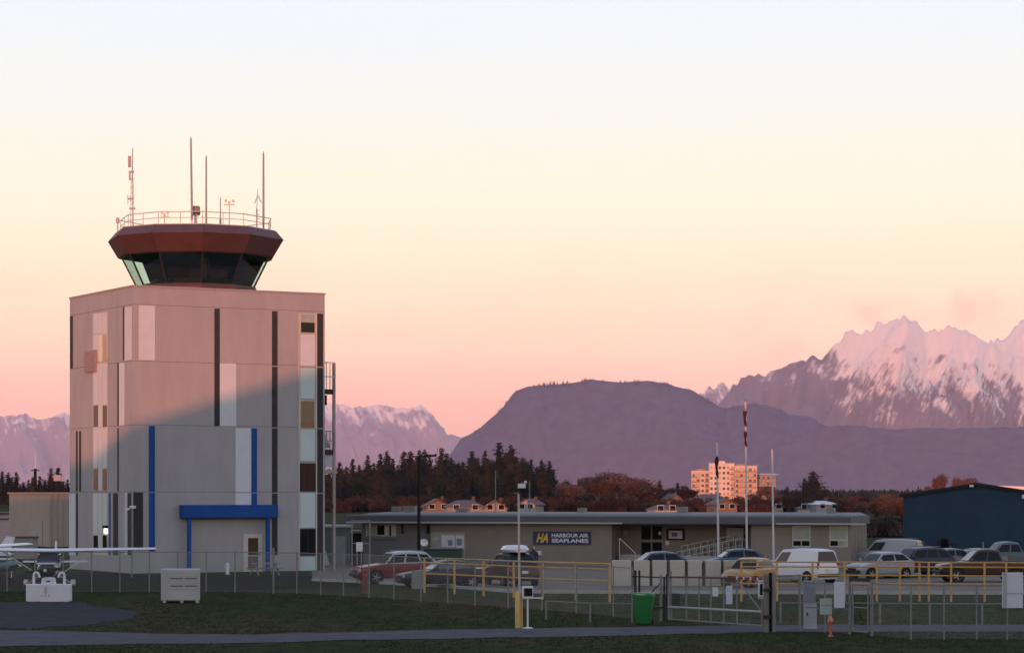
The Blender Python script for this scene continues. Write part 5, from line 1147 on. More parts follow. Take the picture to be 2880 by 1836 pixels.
# flagpoles and flags
def flagpole(px, top, D, label, arm=None):
    o = thing('flagpole', label, 'flagpole', (PX(px, D), D, 0)); h = PZ(top, D)
    MB().tube((0, 0, 0), (-0.11, 0, h), .075, .04, 10).build('pole', mat('white_pole', (0.50, 0.50, 0.52), 0.45, 0.2, var=0.05), o); MB().lathe([(0, 0), (.07, .03), (.07, .08), (0, .12)], (-.11, 0, h), 8).build('finial', M_galv, o)
    MB().tube((0.05, -.03, 1.0), (-.05, -.03, h-.1), .008, n=4).build('halyard', M_white, o)
    if arm: MB().box(-.33, .33, -.03, .03, PZ(arm, D)-.03, PZ(arm, D)+.03).build('yardarm', M_white, o)
    return o
flagpole(2021, 1243, 158, 'left flagpole, shorter, with a dark red flag hanging limp'); flagpole(2101, 1129, 158, 'tallest flagpole with two limp flags'); flagpole(2176, 1262, 158, 'right flagpole with a short yardarm and no flag', 1334)
def flag(px, y0, y1, D, label, cols, w=0.17):
    # a limp flag: cloth hanging in folds against the pole
    o = thing('flag', label, 'flag', (PX(px, D), D-0.12, PZ(y1, D))); h = (y1-y0)/F*D; r = random.Random(px)
    nz = 14; nxs = 9
    for ci, (a, b, m) in enumerate(cols):
        vs = []; fs = []
        n0, n1 = int(a*nz), int(b*nz)
        for k in range(n0, n1+1):
            t_1 = k/nz; ww = w*(0.35+0.9*math.sin(math.pi*min(1, 0.12+t_1*0.85)))
            for i in range(nxs):
                u = i/(nxs-1); vs.append((0.06-ww*u+0.03*math.sin(9*t_1+u*3), 0.07*math.sin(u*9+t_1*4)*u+0.0, h*(1-t_1)+0.06*u))
        for k in range(n1-n0):
            for i in range(nxs-1): fs.append((k*nxs+i, k*nxs+i+1, (k+1)*nxs+i+1, (k+1)*nxs+i))
        me = bpy.data.meshes.new('cloth'); me.from_pydata(vs, [], fs); me.materials.append(m); me.polygons.foreach_set('use_smooth', [True]*len(fs))
        c = link_mesh('cloth', me, o); sm_ = c.modifiers.new('thickness', 'SOLIDIFY'); sm_.thickness = 0.01
M_fr = mat('flag_red', (0.085, 0.010, 0.018), 0.8, var=0.15); M_fd = mat('flag_dark', (0.04, 0.008, 0.018), 0.8, var=0.15); M_fwd = mat('flag_white', (0.30, 0.24, 0.27), 0.8, var=0.05)
flag(2017, 1285, 1344, 158, 'dark red flag hanging limp on the left flagpole', [(0, 0.35, M_fd), (0.35, 1.0, M_fr)])
flag(2096, 1150, 1200, 158, 'upper red and white flag limp on the tallest flagpole', [(0, 0.2, M_fwd), (0.2, 1.0, M_fd)]); flag(2097, 1212, 1257, 158, 'lower dark flag limp on the tallest flagpole', [(0, 0.1, M_fwd), (0.1, 1.0, M_fd)], 0.14)
# concrete blocks
M_blk = mat('block_concrete', (0.43, 0.405, 0.35), 0.85, var=0.1, scale=1.5); M_stk = mat('brown_stake', (0.085, 0.065, 0.055), 0.9, var=0.15)
D_ = 134.0
BX = [(1722, 1775), (1783, 1827), (1835, 1875), (1885, 1926), (1935, 1974), (1985, 2028), (2036, 2077)]
names = ['concrete block at the left end of the row, left of the dark posts', 'second concrete block from the left end of the row', 'concrete block behind the green bin side of the gate', 'middle concrete block of the row', 'third concrete block from the right end of the row', 'second concrete block from the right end of the row', 'concrete block at the right end of the row beside the yellow car']
for (x0, x1), lab in zip(BX, names):
    w = (x1-x0)/F*D_; o = tag(MB().prism([(-w/2, 0), (w/2, 0), (w/2, 1.30), (w/2-.03, 1.36), (-w/2+.03, 1.36), (-w/2, 1.30)], 'y', 0, .6).build('concrete_block', M_blk, None, loc=(PX((x0+x1)/2, D_), D_, 0.0), bevel=0.015, seg=1), lab, 'concrete block', 'row of concrete blocks in the lot')
for i, px in enumerate((1779, 1831, 1880, 1930.5, 1979.5, 2032)):
    tag(MB().box(-.06, .06, 0, .1, 0, 1.33).build('wooden_stake', M_stk, None, loc=(PX(px, D_), D_+.1, 0)), 'brown stake standing in a gap between two concrete blocks', 'stake', 'brown stakes between the concrete blocks')
# small yard items
x, y = G(1176, 1655)
o = thing('grey_green_cabinet', 'grey-green utility cabinet before the dark sedan', 'cabinet', (x, y, 0)); MB().box(-.33, .3, -.2, .35, 0, .87).build('box', mat('cabinet_green', (0.19, 0.21, 0.19), 0.6), o, bevel=0.015, seg=1); MB().box(-.35, .32, -.22, .37, .872, .92).build('lid', MATS['cabinet_green'], o); MB().cbox((.15, -.21, .45), .05, .02, .12).build('latch', M_dark, o)
x, y = G(1027, 1668)
o = thing('red_bollard', 'dark red bollard before the red car', 'bollard', (x, y, 0)); MB().lathe([(0, 0), (.13, 0), (.13, 1.12), (.09, 1.18), (0, 1.2)], n=14).build('post', mat('dull_red', (0.16, 0.02, 0.02), 0.6), o, smooth=30); MB().lathe([(.134, .85), (.134, .97)], n=14).build('band', M_red, o)
x, y = G(1010, 1640)
o = thing('small_sign', 'small white sign on two posts left of the red car', 'sign', (x, y, 0)); 
for sx in (-.1, .12): MB().tube((sx, 0, 0), (sx, 0, 2.2), .035).build('post', M_galv, o)
MB().box(-.16, .2, -.06, -.037, 1.75, 2.25).build('panel', M_white, o)
o = thing('dumpster', 'dark green dumpster under the wall notice board', 'dumpster', (PX(1247, 165), 165, 0), R(-12)); M_dg = mat('dumpster_green', (0.012, 0.05, 0.035), 0.6, var=0.15)
MB().prism([(-1.0, .15), (1.0, .15), (1.1, 1.2), (-1.1, 1.2)], 'y', -.7, .7).build('bin', M_dg, o); MB().prism([(-1.1, 1.205), (1.1, 1.205), (1.1, 1.3), (-1.1, 1.3)], 'y', -.75, .75).build('lid', M_dark, o)
for i in range(5): MB().box(-.85+i*.4, -.78+i*.4, -.74, -.7, .2, 1.15).build('rib', M_dg, o)
o = thing('satellite_dish', 'white satellite dish on the terminal wall behind the lamp post', 'dish', (PX(1192, 170), 170, PZ(1527, 170)), R(20))
MB().lathe([(0, 0), (.12, .02), (.22, .07), (.28, .12), (.27, .13), (.2, .09), (0, .03)], n=16).build('dish', M_white, o, smooth=True); MB().tube((0, 0, .0), (0.1, 0.3, -.4), .025).build('arm', M_galv, o); MB().tube((0, 0, .04), (.02, -.02, .3), .01).build('feed', M_galv, o)
for c in o.children:
    if c.name.startswith('dish'): c.rotation_euler = (R(60), R(-20), 0)
# utility sheds right of the tower
o = thing('green_shed', 'grey-green utility shed with a pale roof right of the tower', 'shed', (PX(955, 172), 172, 0), R(10))
MB().box(-1.0, .75, 0, 3, 0, 2.6).build('wall', mat('shed_green', (0.085, 0.115, 0.115), 0.6, var=0.1), o); MB().box(-1.15, .9, -.2, 3.2, 2.605, 2.75).build('roof', mat('shed_pale_roof', (0.34, 0.34, 0.35), 0.6), o)
for i in range(7): MB().box(-.9+i*.25, -.85+i*.25, -.03, 0, .1, 2.5).build('rib', MATS['shed_green'], o)
MB().box(-.3, .4, -.05, -.003, .02, 2.0).build('door', mat('shed_grey_door', (0.2, 0.21, 0.22), 0.6), o)
o = thing('white_tank', 'low white-roofed kiosk right of the green shed', 'kiosk', (PX(985, 178), 178, 0)); MB().box(-.6, .8, 0, 1.5, 0, 2.1).build('wall', M_dark, o); MB().box(-.8, 1.0, -.3, 1.7, 2.105, 2.3).build('roof', M_whs, o)
D_ = 168; o = thing('utility_cabinet', 'dark utility cabinet between tower and terminal', 'cabinet', (PX(1004, D_), D_, 0)); MB().box(-.4, .4, 0, .5, 0, 1.5).build('box', M_dark, o, bevel=0.02, seg=1); MB().box(-.02, .02, -.015, 0, .1, 1.4).build('door_seam', M_black, o)
fence('pipe_gantry', 'pale pipe frame left of the terminal behind the small white sign', [G(990, 1622), G(1040, 1624)], 3.3, M_galv, False, 0.04, (1.0, 0.6), 'gantry')
# bench/table by the tower door, kerb-side clutter
x, y = G(745, 1618)
o = thing('picnic_table', 'grey picnic table before the tower door', 'picnic table', (x, y, 0), R(25)); M_pt = mat('grey_timber', (0.22, 0.215, 0.21), 0.8, var=0.12)
for i in range(4): MB().box(-.9, .9, -.36+i*.19, -.2+i*.19, .70, .75).build('plank', M_pt, o)
for sy in (-.75, .6): MB().box(-.9, .9, sy, sy+.24, .42, .46).build('bench', M_pt, o)
for sx in (-.65, .65):
    MB().bar((sx, -.75, .02), (sx, -.1, .70), .06, .08).build('leg', M_pt, o); MB().bar((sx, .75, .02), (sx, .1, .70), .06, .08).build('leg', M_pt, o); MB().box(sx-.03, sx+.03, -.75, .84, .36, .42).build('crosspiece', M_pt, o)
x, y = G(640, 1614)
o = thing('fire_hydrant', 'small white hydrant before the tower wall', 'hydrant', (x, y, 0)); MB().lathe([(0, 0), (.13, 0), (.1, .05), (.09, .5), (.12, .52), (.11, .6), (.05, .68), (0, .7)], n=12).build('barrel', M_white, o, smooth=40); MB().tube((-.17, 0, .42), (.17, 0, .42), .05).build('outlet', M_white, o)
# white slotted bin on the grass
x, y = G(507, 1694)
o = thing('plastic_bin', 'pale grey slotted plastic bin box on the grass before the fence', 'bin box', (x, y, 0), R(6)); M_pb = mat('grey_white_plastic', (0.40, 0.395, 0.39), 0.6, var=0.08, scale=2)
w = 1.72; H_ = 1.5
MB().box(-w/2, w/2, 0, 1.3, 0.1, H_).build('body', M_pb, o, bevel=0.02, seg=1)
for sx in (-.78, 0, .68): MB().box(sx, sx+.14, .02, 1.28, 0, .1).build('foot', M_pb, o)
for z in (.72, 1.06):
    for xa, xb in ((-.45, .12), (.20, .74)): MB().box(xa, xb, -.012, .0, z, z+.055).build('slot', mat('slot_dark', (0.10, 0.10, 0.10), 0.8), o)
for z in (.62, .86, .98, 1.2, 1.36): MB().box(-.5, .8, -.03, -.001, z, z+.035).build('rib', M_pb, o)
for xa in (-.84, -.6, .78): MB().box(xa, xa+.05, -.035, -.001, .12, 1.46).build('corner_rib', M_pb, o)
MB().box(-.72, -.6, .1, .2, 1.5, 1.56).build('lug', M_pb, o); MB().box(-.82, -.74, .1, .2, 1.5, 1.56).build('lug', M_pb, o)
# white moulded barrier with two hooks
x, y = G(138, 1691)
o = thing('white_barrier', 'white moulded block with two curved hook handles on the asphalt', 'barrier', (x, y, 0), R(-2)); M_wb = mat('barrier_white', (0.60, 0.60, 0.66), 0.5, var=0.05, scale=1.5)
bw = 1.99; bhh = .80
MB().box(-bw/2, bw/2, -.3, .3, 0.02, bhh).build('body', M_wb, o, bevel=0.03, seg=2); MB().box(-bw/2+.1, bw/2-.05, -.28, .28, 0, .03).build('foot', M_wb, o)
MB().prism([(-.33, bhh), (.30, bhh), (.26, bhh+.27), (.1, bhh+.3), (-.12, bhh+.3), (-.29, bhh+.27)], 'y', -.16, .16).build('filler_neck', M_wb, o); MB().box(-.1, .08, -.17, -.16, bhh+.1, bhh+.16).build('slot', M_dark, o)
for sx in (-1, 1):
    pts = [(sx*.70, 0, bhh-.02), (sx*.70, 0, bhh+.38)]+[(sx*(.58+.12*math.cos(R(a))), 0, bhh+.38+.14*math.sin(R(a))) for a in range(15, 181, 15)]+[(sx*.44, 0, bhh+.30)]
    MB().path(pts, .058, 8).build('hook', M_wb, o)
MB().box(-.16, -.02, -.304, -.3005, .38, .68).build('faded_mark', mat('faded_mark', (0.45, 0.36, 0.40), 0.6), o)
for sx in (-.26, -.1, .06): MB().cbox((sx, -.303, .28), .06, .006, .06).build('bolt', M_galv, o)

# ================================================================= vehicles
WH = None
def wheel_meshes(r, w=0.22):
    t = MB(); n = 20
    t.lathe([(r*0.62, -w/2), (r*0.94, -w/2), (r, -w*0.36), (r, w*0.36), (r*0.94, w/2), (r*0.62, w/2)], n=n)
    t.v = [(a, c, b) for a, b, c in t.v]       # axle along y
    m = MB(); m.lathe([(0, -w*0.42), (r*0.16, -w*0.44), (r*0.2, -w*0.34), (r*0.56, -w*0.36), (r*0.63, -w*0.46), (r*0.63, 0)], n=n); m.lathe([(0, w*0.42), (r*0.16, w*0.44), (r*0.2, w*0.34), (r*0.56, w*0.36), (r*0.63, w*0.46), (r*0.63, 0)], n=n)
    for i in range(5):
        a = 2*math.pi*i/5
        for s in (-1, 1): m.bar((r*0.1*math.cos(a), r*0.1*math.sin(a), s*w*0.4), (r*0.58*math.cos(a), r*0.58*math.sin(a), s*w*0.4), r*0.16, w*0.1)
    m.v = [(a, c, b) for a, b, c in m.v]
    return t.mesh('tyre', M_rubber, smooth=35), m.mesh('rim', M_rim)
WHEELS = {}
SPEC = {   # L, W, wheel radius, wheel x (front, rear), belt line stations (x, z), bottom z, cabin (x_windshield_base, x_roof_front, x_roof_rear, x_rear_base), roof z
 'sedan': (4.6, 1.78, .32, (-1.42, 1.36), [(-2.3, .62), (-2.15, .72), (-1.2, .86), (-.6, .92), (1.5, .97), (2.1, .99), (2.3, .80)], .22, (-.78, -.12, .95, 1.72), 1.43),
 'suv':   (4.65, 1.86, .36, (-1.42, 1.38), [(-2.32, .72), (-2.2, .88), (-1.2, 1.02), (-.7, 1.06), (1.6, 1.10), (2.2, 1.10), (2.32, .90)], .27, (-.95, -.30, 1.55, 2.18), 1.72),
 'hatch': (4.0, 1.74, .31, (-1.25, 1.22), [(-2.0, .62), (-1.88, .76), (-1.1, .92), (-.6, .96), (1.4, 1.0), (1.9, 1.0), (2.0, .82)], .22, (-.9, -.25, 1.15, 1.86), 1.50),
 'van':   (4.45, 1.80, .32, (-1.40, 1.45), [(-2.22, .70), (-2.12, .88), (-1.5, 1.02), (-1.1, 1.06), (1.6, 1.08), (2.16, 1.08), (2.22, .95)], .24, (-1.42, -.72, 1.98, 2.18), 1.86),
 'pickup':(5.3, 1.92, .38, (-1.75, 1.55), [(-2.65, .78), (-2.5, .98), (-1.5, 1.08), (-1.1, 1.12), (.75, 1.13), (2.55, 1.13), (2.65, 1.05)], .36, (-1.15, -.5, .55, .85), 1.82),
}
PAINT = {}
def paint(name, col, rough=0.28): return mat('car_'+name, col, rough, 0.0, var=0.05, scale=2, spec=0.4)
def car(name, kind, label, paintm, px, py, heading, roofm=None, sy=1.0, roof_load=None, cat='car', glassm=None, group=None, panel_van=False):
    """heading in degrees: 0 = nose to the left of the picture; positive turns the nose towards the camera"""
    L, W, rw, wx, st, zb, cab, zr = SPEC[kind]
    x, y = G(px, py)
    o = thing(name, label, cat, (x, y, 0.02), R(heading), group)
    hw = W/2
    rings = []
    for i, (sx, z) in enumerate(st):
        end = min(1.0, (sx-st[0][0])/0.35, (st[-1][0]-sx)/0.30); e = 0.80+0.20*max(0, end)**0.5; w = hw*e; lo = zb+(0.10 if i in (0, len(st)-1) else 0.0)
        rings.append([(sx, -w*.86, lo), (sx, -w*.97, lo+.10), (sx, -w, lo+(z-lo)*.55), (sx, -w*.985, z-.07), (sx, -w*.90, z), (sx, -w*.4, z+.025), (sx, w*.4, z+.025), (sx, w*.90, z), (sx, w*.985, z-.07), (sx, w, lo+(z-lo)*.55), (sx, w*.97, lo+.10), (sx, w*.86, lo)])
    MB().loft(rings).build('body', paintm, o, smooth=38)
    # cabin
    A, B, C, Dd = cab; wb, wr = hw*.90, hw*.72; zbelt = lambda q: interp(st, q)+.005
    def sec(t, top):   # section of the cabin at fraction t of its length: bottom (belt) and top
        xb = A+(Dd-A)*t; xt = B+(C-B)*t
        return xb, xt
    rg = []
    N = 7
    for i in range(N):
        t_1 = i/(N-1); xb = A+(Dd-A)*t_1; xt = B+(C-B)*t_1; zt = zr-.05*(2*t_1-1)**2*1.2; zz_ = zbelt(xb)-.03
        rg.append([(xb, -wb, zz_), (xb+(xt-xb)*.93, -wr*1.03, zz_+(zt-zz_)*.93), (xt, -wr*.90, zt), (xt, 0, zt+.025), (xt, wr*.90, zt), (xb+(xt-xb)*.93, wr*1.03, zz_+(zt-zz_)*.93), (xb, wb, zz_)])
    MB().loft(rg).build('cabin', roofm or paintm, o, smooth=38)
    g = glassm or M_glass
    def side_pt(t_1, s, v): # point on the cabin side, s = -1 / 1, v = 0 belt .. 1 eave
        xb = A+(Dd-A)*t_1; xt = B+(C-B)*t_1; zz_ = zbelt(xb)-.03; zt = zr-.06*(2*t_1-1)**2
        b = Vector((xb, s*wb, zz_)); t2 = Vector((xb+(xt-xb)*.93, s*wr*1.03, zz_+(zt-zz_)*.93)); q = b.lerp(t2, v); q.y += s*.012; return q
    spans = {'sedan': ((.06, .47), (.53, .93)), 'suv': ((.05, .36), (.40, .68), (.72, .95)), 'hatch': ((.06, .5), (.55, .92)), 'van': ((.04, .30),), 'pickup': ((.06, .5), (.56, .95))}[kind]
    for s in (-1, 1):
        for a, b in spans:
            p = [side_pt(a, s, .14), side_pt(b, s, .14), side_pt(b, s, .86), side_pt(a, s, .86)]
            q = [v-Vector((0, s*.02, 0)) for v in p]
            MB().add(p+q, [(0,1,2,3),(7,6,5,4),(0,4,5,1),(1,5,6,2),(2,6,7,3),(3,7,4,0)]).build('side_window', g, o)
    for nm, xb, xt, sg in (('windscreen', A, B, -1), ('rear_window', Dd, C, 1)):
        zz_ = zbelt(xb); zt = zr-.07
        if nm == 'rear_window' and kind == 'van': zz_ += .05
        b = Vector((xb, 0, zz_)); t2 = Vector((xt, 0, zt)); off = Vector((sg*.022, 0, .012)); p0, p1 = b.lerp(t2, .10)+off, b.lerp(t2, .90)+off
        p = [p0+Vector((0, -wb*.88, 0)), p0+Vector((0, wb*.88, 0)), p1+Vector((0, wr*.84, 0)), p1+Vector((0, -wr*.84, 0))]; q = [v-Vector((sg*.03, 0, .02)) for v in p]
        MB().add(p+q, [(0,1,2,3),(7,6,5,4),(0,4,5,1),(1,5,6,2),(2,6,7,3),(3,7,4,0)]).build(nm, g, o)
    if rw not in WHEELS: WHEELS[rw] = wheel_meshes(rw)
    for wxx in wx:
        for s in (-1, 1):
            MB().tube((wxx, s*(hw-.16), rw), (wxx, s*(hw+.004), rw), rw*1.16, n=20).build('wheel_arch', M_black, o)
            tw_ = link_mesh('wheel', WHEELS[rw][0], o, (wxx, s*(hw-.09), rw-.02)); link_mesh('rim', WHEELS[rw][1], tw_)
    xf, zf = st[0][0], st[0][1]; xe_, ze_ = st[-1][0], st[-1][1]
    for s in (-1, 1):
        MB().cbox((xf+.10, s*hw*.66, zf+.0), .16, .34, .13).build('headlight', M_lens, o, bevel=.02, seg=1)
        if kind in ('suv', 'van', 'hatch'): MB().cbox((xe_-.06, s*hw*.80, ze_+.02), .10, .14, .36).build('tail_light', M_lamp_red, o, bevel=.015, seg=1)
        else: MB().cbox((xe_-.05, s*hw*.70, ze_-.02), .10, .34, .13).build('tail_light', M_lamp_red, o, bevel=.015, seg=1)
        MB().cbox((A+.25, s*(hw+.06), zbelt(A+.2)+.10), .14, .2, .13).build('mirror', paintm, o, bevel=.03, seg=1)
        for hx_ in ((.0, .95) if kind != 'van' else (-.35,)): MB().cbox((hx_, s*(hw+.004), .86 if kind in ('sedan', 'hatch') else .96), .18, .03, .035).build('door_handle', paintm, o)
    for xx, sg in ((xf-.02, -1), (xe_+.0, 1)): MB().cbox((xx+sg*.01, 0, zb+.20), .14, W*.86, .18).build('bumper', M_dark, o, bevel=.03, seg=1)
    MB().cbox((xe_+.05, 0, .55 if kind == 'sedan' else .75), .02, .34, .14).build('number_plate', M_white, o); MB().cbox((xf+.02, 0, zf-.07), .06, W*.42, .12).build('grille', M_black, o)
    if kind in ('suv', 'van'):
        for s in (-1, 1): MB().tube((B+.15, s*wr*.82, zr+.05), (C-.15, s*wr*.82, zr+.05), .02, n=6).build('roof_rail', M_galv, o)
    if kind == 'pickup':
        MB().box(.95, 2.5, -hw*.8, hw*.8, 1.135, 1.16).build('bed_liner', M_black, o)
    return o
P_red = paint('red', (0.15, 0.014, 0.014)); P_blk = paint('black', (0.012, 0.013, 0.015)); P_brn = paint('dark_brown', (0.055, 0.028, 0.022)); P_blu = paint('steel_blue', (0.06, 0.09, 0.14)); P_wht = paint('white', (0.66, 0.66, 0.68))
P_yel = paint('ochre', (0.36, 0.22, 0.09)); P_slv = paint('silver', (0.12, 0.125, 0.14)); P_wh2 = paint('dull_white', (0.30, 0.31, 0.34)); P_nav = paint('navy', (0.016, 0.018, 0.04)); P_teal = paint('teal_grey', (0.08, 0.12, 0.13)); P_mar = paint('maroon', (0.045, 0.022, 0.017)); P_slvr = paint('silver_roof', (0.40, 0.41, 0.42))
car('red_suv', 'suv', 'red car with a pale roof, nose to the left, beside the lamp post', P_red, 1112, 1639, 22, P_slvr)
car('dark_sedan', 'sedan', 'black sedan with a shiny windscreen behind the utility cabinet', P_blk, 1242, 1652, 18, glassm=mat('bright_screen', (0.10, 0.11, 0.13), 0.06, var=0))
s_ = car('dark_suv', 'suv', 'dark brown four-wheel drive with a white roof box, seen from behind', P_brn, 1438, 1645, -72, P_blk)
bxo = thing('roof_box', 'white roof box on top of the dark brown four-wheel drive', 'roof box', (s_.location.x, s_.location.y, 1.80), s_.rotation_euler[2])
MB().loft([[(x, -w*.8, 0), (x, -w, .12), (x, -w*.7, h), (x, w*.7, h), (x, w, .12), (x, w*.8, 0)] for x, w, h in ((-.55, .2, .14), (-.2, .55, .30), (.6, .62, .36), (1.4, .55, .34), (1.65, .3, .2))]).build('shell', P_wht, bxo, smooth=45); MB().box(0.0, 1.1, -.5, .5, -.055, -.002).build('cross_bars', M_dark, bxo)
car('blue_car', 'hatch', 'steel-blue car roof showing over the concrete blocks', P_blu, 1837, 1624, 12)
car('blue_white_car', 'hatch', 'blue car half hidden behind the right concrete blocks', P_blu, 2062, 1612, 8)
car('ochre_car', 'hatch', 'small ochre car between the concrete blocks and the white van', P_yel, 2108, 1650, 62)
car('white_van', 'van', 'small white panel van with a red-brown rear window', P_wht, 2252, 1638, -54, cat='van', glassm=mat('van_glass', (0.06, 0.028, 0.022), 0.1, var=0))
car('white_camper', 'van', 'white van left of the navy hangar corner', P_wh2, 2500, 1596, -25, cat='van')
car('white_car', 'hatch', 'white hatchback right of the terminal, before the white van', P_wh2, 2474, 1626, 30)
car('navy_suv', 'suv', 'dark navy car behind the yellow fence, left of the silver one', P_nav, 2574, 1622, 24)
car('silver_car', 'sedan', 'silver car roof before the conical shrub', P_slv, 2655, 1606, 15)
car('maroon_pickup', 'pickup', 'maroon pickup behind the yellow fence near the white board', P_mar, 2768, 1636, 4, cat='pickup')
car('teal_pickup', 'pickup', 'teal-grey truck under the hangar window at the right edge', P_teal, 2830, 1604, 10, P_teal, cat='pickup')
car('grey_sedan', 'sedan', 'grey car with a pale bonnet between the shrub and the teal truck', P_slv, 2728, 1606, 10)

# ================================================================= light aircraft
def aeroplane(label, loc, rz, cowl, body):
    o = thing('light_aircraft', label, 'aeroplane', loc, rz, 'light aircraft parked at the left')
    # nose towards -y; fuselage stations: y, half width, bottom, top
    st = [(-2.55, .22, .82, 1.12), (-2.45, .36, .70, 1.22), (-1.6, .48, .62, 1.30), (-1.0, .54, .58, 1.36), (0, .56, .56, 1.75), (.9, .55, .58, 1.85), (1.6, .46, .66, 1.70), (3.0, .28, .86, 1.45), (4.9, .10, 1.05, 1.30)]
    def rg(y, w, a, b): return [(w*math.cos(R(t))*(abs(math.cos(R(t)))**-.25 if abs(math.cos(R(t))) > .05 else 1), y, (a+b)/2+(b-a)/2*math.sin(R(t))) for t in range(0, 360, 30)]
    MB().loft([rg(*s) for s in st[2:]]).build('fuselage', body, o, smooth=50); MB().loft([rg(*s) for s in st[:3]]).build('cowling', cowl, o, smooth=50)
    wz = 1.93
    prof = [(-.75, .0), (-.6, .07), (-.2, .12), (.3, .09), (.8, .01), (.3, -.03), (-.4, -.05), (-.7, -.04)]
    MB().loft([[(sx, y, wz+z+abs(sx)*.015) for y, z in ([(a*k, b*k) for a, b in prof])] for sx, k in ((-5.5, .75), (-2.4, 1), (0, 1), (2.4, 1), (5.5, .75))]).build('wing', P_wht, o, smooth=40)
    for s in (-1, 1):
        MB().bar((s*2.35, .1, wz-.04), (s*.52, .0, .68), .09, .05).build('wing_strut', P_wht, o)
        MB().bar((s*.45, .3, .68), (s*1.15, .35, .22), .14, .05).build('gear_leg', P_wht, o)
        w_ = MB().lathe([(0, -.08), (.17, -.08), (.2, 0), (.17, .08), (0, .08)], n=14); w_.v = [(c+s*1.2, .35+a, .2+b) for a, b, c in w_.v]; wl = w_.build('wheel', M_rubber, o)
        MB().loft([[(s*1.2+dx, y, z) for dx, z in ((-.1, z0), (.1, z0), (.1, z1), (-.1, z1))] for y, z0, z1 in ((-.1, .2, .28), (.1, .12, .42), (.4, .12, .44), (.85, .25, .32))]).build('wheel_spat', P_wht, wl)
        MB().add([(s*.50, -.7, 1.32), (s*.53, .75, 1.38), (s*.50, .75, 1.78), (s*.48, -.15, 1.74), (s*.57, -.7, 1.32), (s*.60, .75, 1.38), (s*.57, .75, 1.78), (s*.55, -.15, 1.74)], [(0,1,2,3),(7,6,5,4),(0,4,5,1),(1,5,6,2),(2,6,7,3),(3,7,4,0)]).build('side_window', M_glass, o)
    MB().add([(-.5, -1.02, 1.36), (.5, -1.02, 1.36), (.46, -.30, 1.86), (-.46, -.30, 1.86), (-.5, -.96, 1.32), (.5, -.96, 1.32), (.46, -.24, 1.82), (-.46, -.24, 1.82)], [(0,1,2,3),(7,6,5,4),(0,4,5,1),(1,5,6,2),(2,6,7,3),(3,7,4,0)]).build('windscreen', mat('aircraft_screen', (0.035, 0.045, 0.07), 0.08, var=0), o)
    MB().tube((0, -2.2, .75), (0, -2.2, .2), .035).build('nose_strut', P_wht, o); w_ = MB().lathe([(0, -.06), (.14, -.06), (.17, 0), (.14, .06), (0, .06)], n=14); w_.v = [(c, -2.2+a, .17+b) for a, b, c in w_.v]; w_.build('nose_wheel', M_rubber, o)
    MB().loft([[(.11*k*math.cos(R(t)), y, .97+.11*k*math.sin(R(t))) for t in range(0, 360, 45)] for y, k in ((-2.85, .1), (-2.72, .7), (-2.56, 1))]).build('spinner', P_wht, o, smooth=50)
    pp = MB(); 
    for s in (-1, 1): pp.bar((s*.1, -2.66, 1.0+s*.02), (s*.98, -2.66, 1.0+s*.10), .06, .16)
    pp.build('propeller', M_black, o)
    MB().prism([(3.9, 1.25), (4.9, 1.2), (5.25, 2.3), (4.75, 2.35), (4.2, 1.6)], 'x', -.04, .04).build('tail_fin', P_wht, o); MB().box(-1.7, 1.7, 4.15, 5.0, 1.22, 1.29).build('tailplane', P_wht, o)
    MB().box(-.5, .5, -2.0, -1.2, 1.28, 1.36).build('cowl_top', P_wht, o, bevel=.05)
    return o
P_cowl = mat('dark_cowl', (0.018, 0.012, 0.012), 0.5, var=0.1); P_tealb = mat('teal_body', (0.12, 0.17, 0.19), 0.4, var=0.08)
aeroplane('white high-wing light aircraft, nose-on, behind the white hooked barrier', (PX(138, 131), 131, 0), R(6), P_cowl, P_wht)
aeroplane('teal light aircraft cut by the left edge, its nose pointing right', (PX(-75, 138), 138.6, 0), R(72), P_tealb, P_tealb)
aeroplane('light aircraft far behind at the left edge, only its tail fin clear', (PX(-215, 150), 150.5, 0), R(-84), P_wht, P_tealb)
# small trailer behind the aircraft
o = thing('utility_trailer', 'pale box trailer with a dark top rim before the beige shed', 'trailer', (PX(68, 170), 170, 0)); MB().box(-.72, .62, 0, 1.6, .5, PZ(1512, 170)).build('box', mat('trailer_grey', (0.28, 0.27, 0.26), 0.7), o); MB().box(-.8, .7, -.06, 1.66, PZ(1512, 170), PZ(1508, 170)).build('rim', M_roofb, o)
for sx in (-.5, .45): MB().tube((sx-.1, .8, .3), (sx+.1, .8, .3), .3, n=14).build('wheel', M_rubber, o)

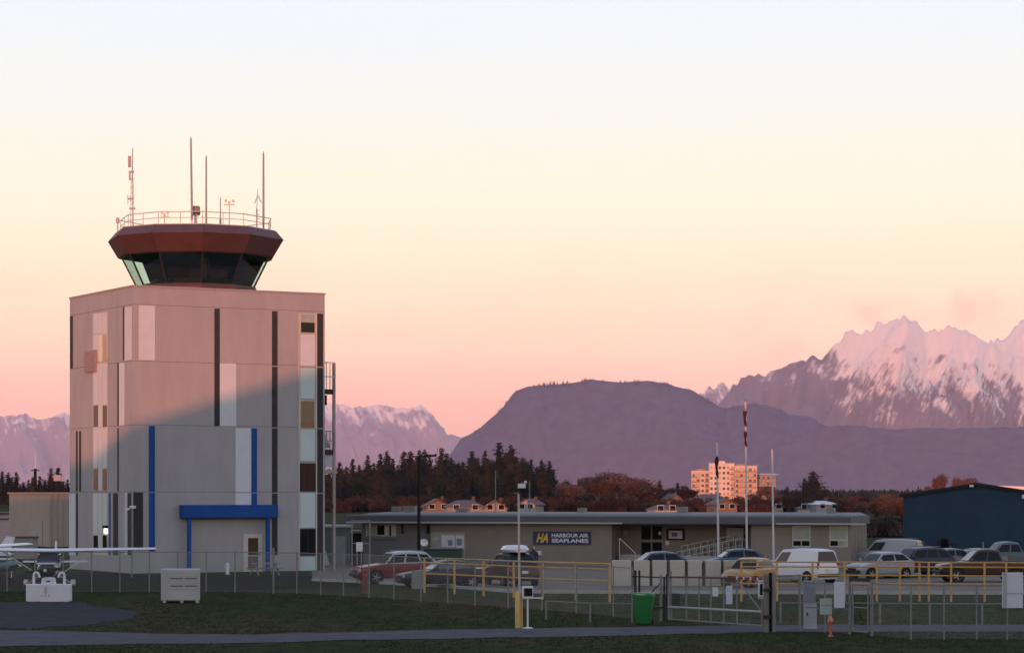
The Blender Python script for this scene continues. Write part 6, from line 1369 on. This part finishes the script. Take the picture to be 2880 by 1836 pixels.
# ================================================================= person by the terminal wall
D_ = 150.0
pn = thing('person', 'person in dark clothes standing beside the brown four-wheel drive', 'person', (PX(1501, D_), D_, 0.02), R(10))
def skin(name, pts, edges, m, parent, sub=2):
    me = bpy.data.meshes.new(name); me.from_pydata([p[:3] for p in pts], edges, []); ob = link_mesh(name, me, parent)
    sk = ob.modifiers.new('skin', 'SKIN'); 
    for sv, p in zip(me.skin_vertices[0].data, pts): sv.radius = (p[3], p[3])
    me.skin_vertices[0].data[0].use_root = True
    ob.modifiers.new('sub', 'SUBSURF').levels = sub; ob.modifiers['sub'].render_levels = sub; me.materials.append(m); return ob
bp = [(0, 0, .92, .15), (0, 0, 1.15, .15), (0, .0, 1.38, .155), (0, .0, 1.48, .06), (0, -.01, 1.56, .055),
      (-.10, 0, .86, .10), (-.11, -.02, .48, .068), (-.11, .02, .08, .05), (-.11, -.12, .05, .045), (.10, 0, .86, .10), (.12, .03, .48, .068), (.13, .06, .08, .05), (.13, -.08, .05, .045),
      (-.19, 0, 1.38, .065), (-.24, -.02, 1.12, .05), (-.20, -.12, .90, .04), (-.19, -.16, .83, .035), (.19, 0, 1.38, .065), (.25, -.02, 1.12, .05), (.21, -.12, .90, .04), (.20, -.16, .83, .035)]
ed = [(0, 1), (1, 2), (2, 3), (3, 4), (0, 5), (5, 6), (6, 7), (7, 8), (0, 9), (9, 10), (10, 11), (11, 12), (2, 13), (13, 14), (14, 15), (15, 16), (2, 17), (17, 18), (18, 19), (19, 20)]
skin('body', bp, ed, mat('dark_clothes', (0.02, 0.02, 0.026), 0.85, var=0.15), pn)
hd = MB().lathe([(0, -.125), (.05, -.115), (.075, -.06), (.082, 0), (.08, .06), (.06, .105), (0, .125)], (0, -.02, 1.64), 14).build('head', mat('skin_tone', (0.42, 0.26, 0.19), 0.6), pn, smooth=60)
MB().lathe([(.0, .14), (.07, .12), (.10, .06), (.10, -.02), (.095, -.1), (.06, -.13)], (0, .015, 1.64), 14).build('hair', mat('dark_hair', (0.02, 0.013, 0.01), 0.7), hd, smooth=60)
MB().cbox((0, -.105, 1.63), .025, .03, .045).build('nose', MATS['skin_tone'], hd)
for s in (-1, 1):
    MB().cbox((s*.03, -.095, 1.655), .022, .012, .012).build('eye', M_black, hd)
    for i in range(5):
        a = (-.024+i*.013, -.19-.0*i, .80) if i else (-.03, -.20, .80); b = (a[0]*1.2, a[1]-.012, a[2]-(.055 if i in (2, 3) else .045)*(0.7 if i == 0 else 1)); c = (b[0], b[1]+.01, b[2]-.03)
        MB().tube((a[0]+s*.2, a[1]+.03, a[2]), (b[0]+s*.2, b[1]+.03, b[2]), .009, n=6).tube((b[0]+s*.2, b[1]+.03, b[2]), (c[0]+s*.2, c[1]+.03, c[2]), .008, n=6).build('finger', MATS['skin_tone'], pn)
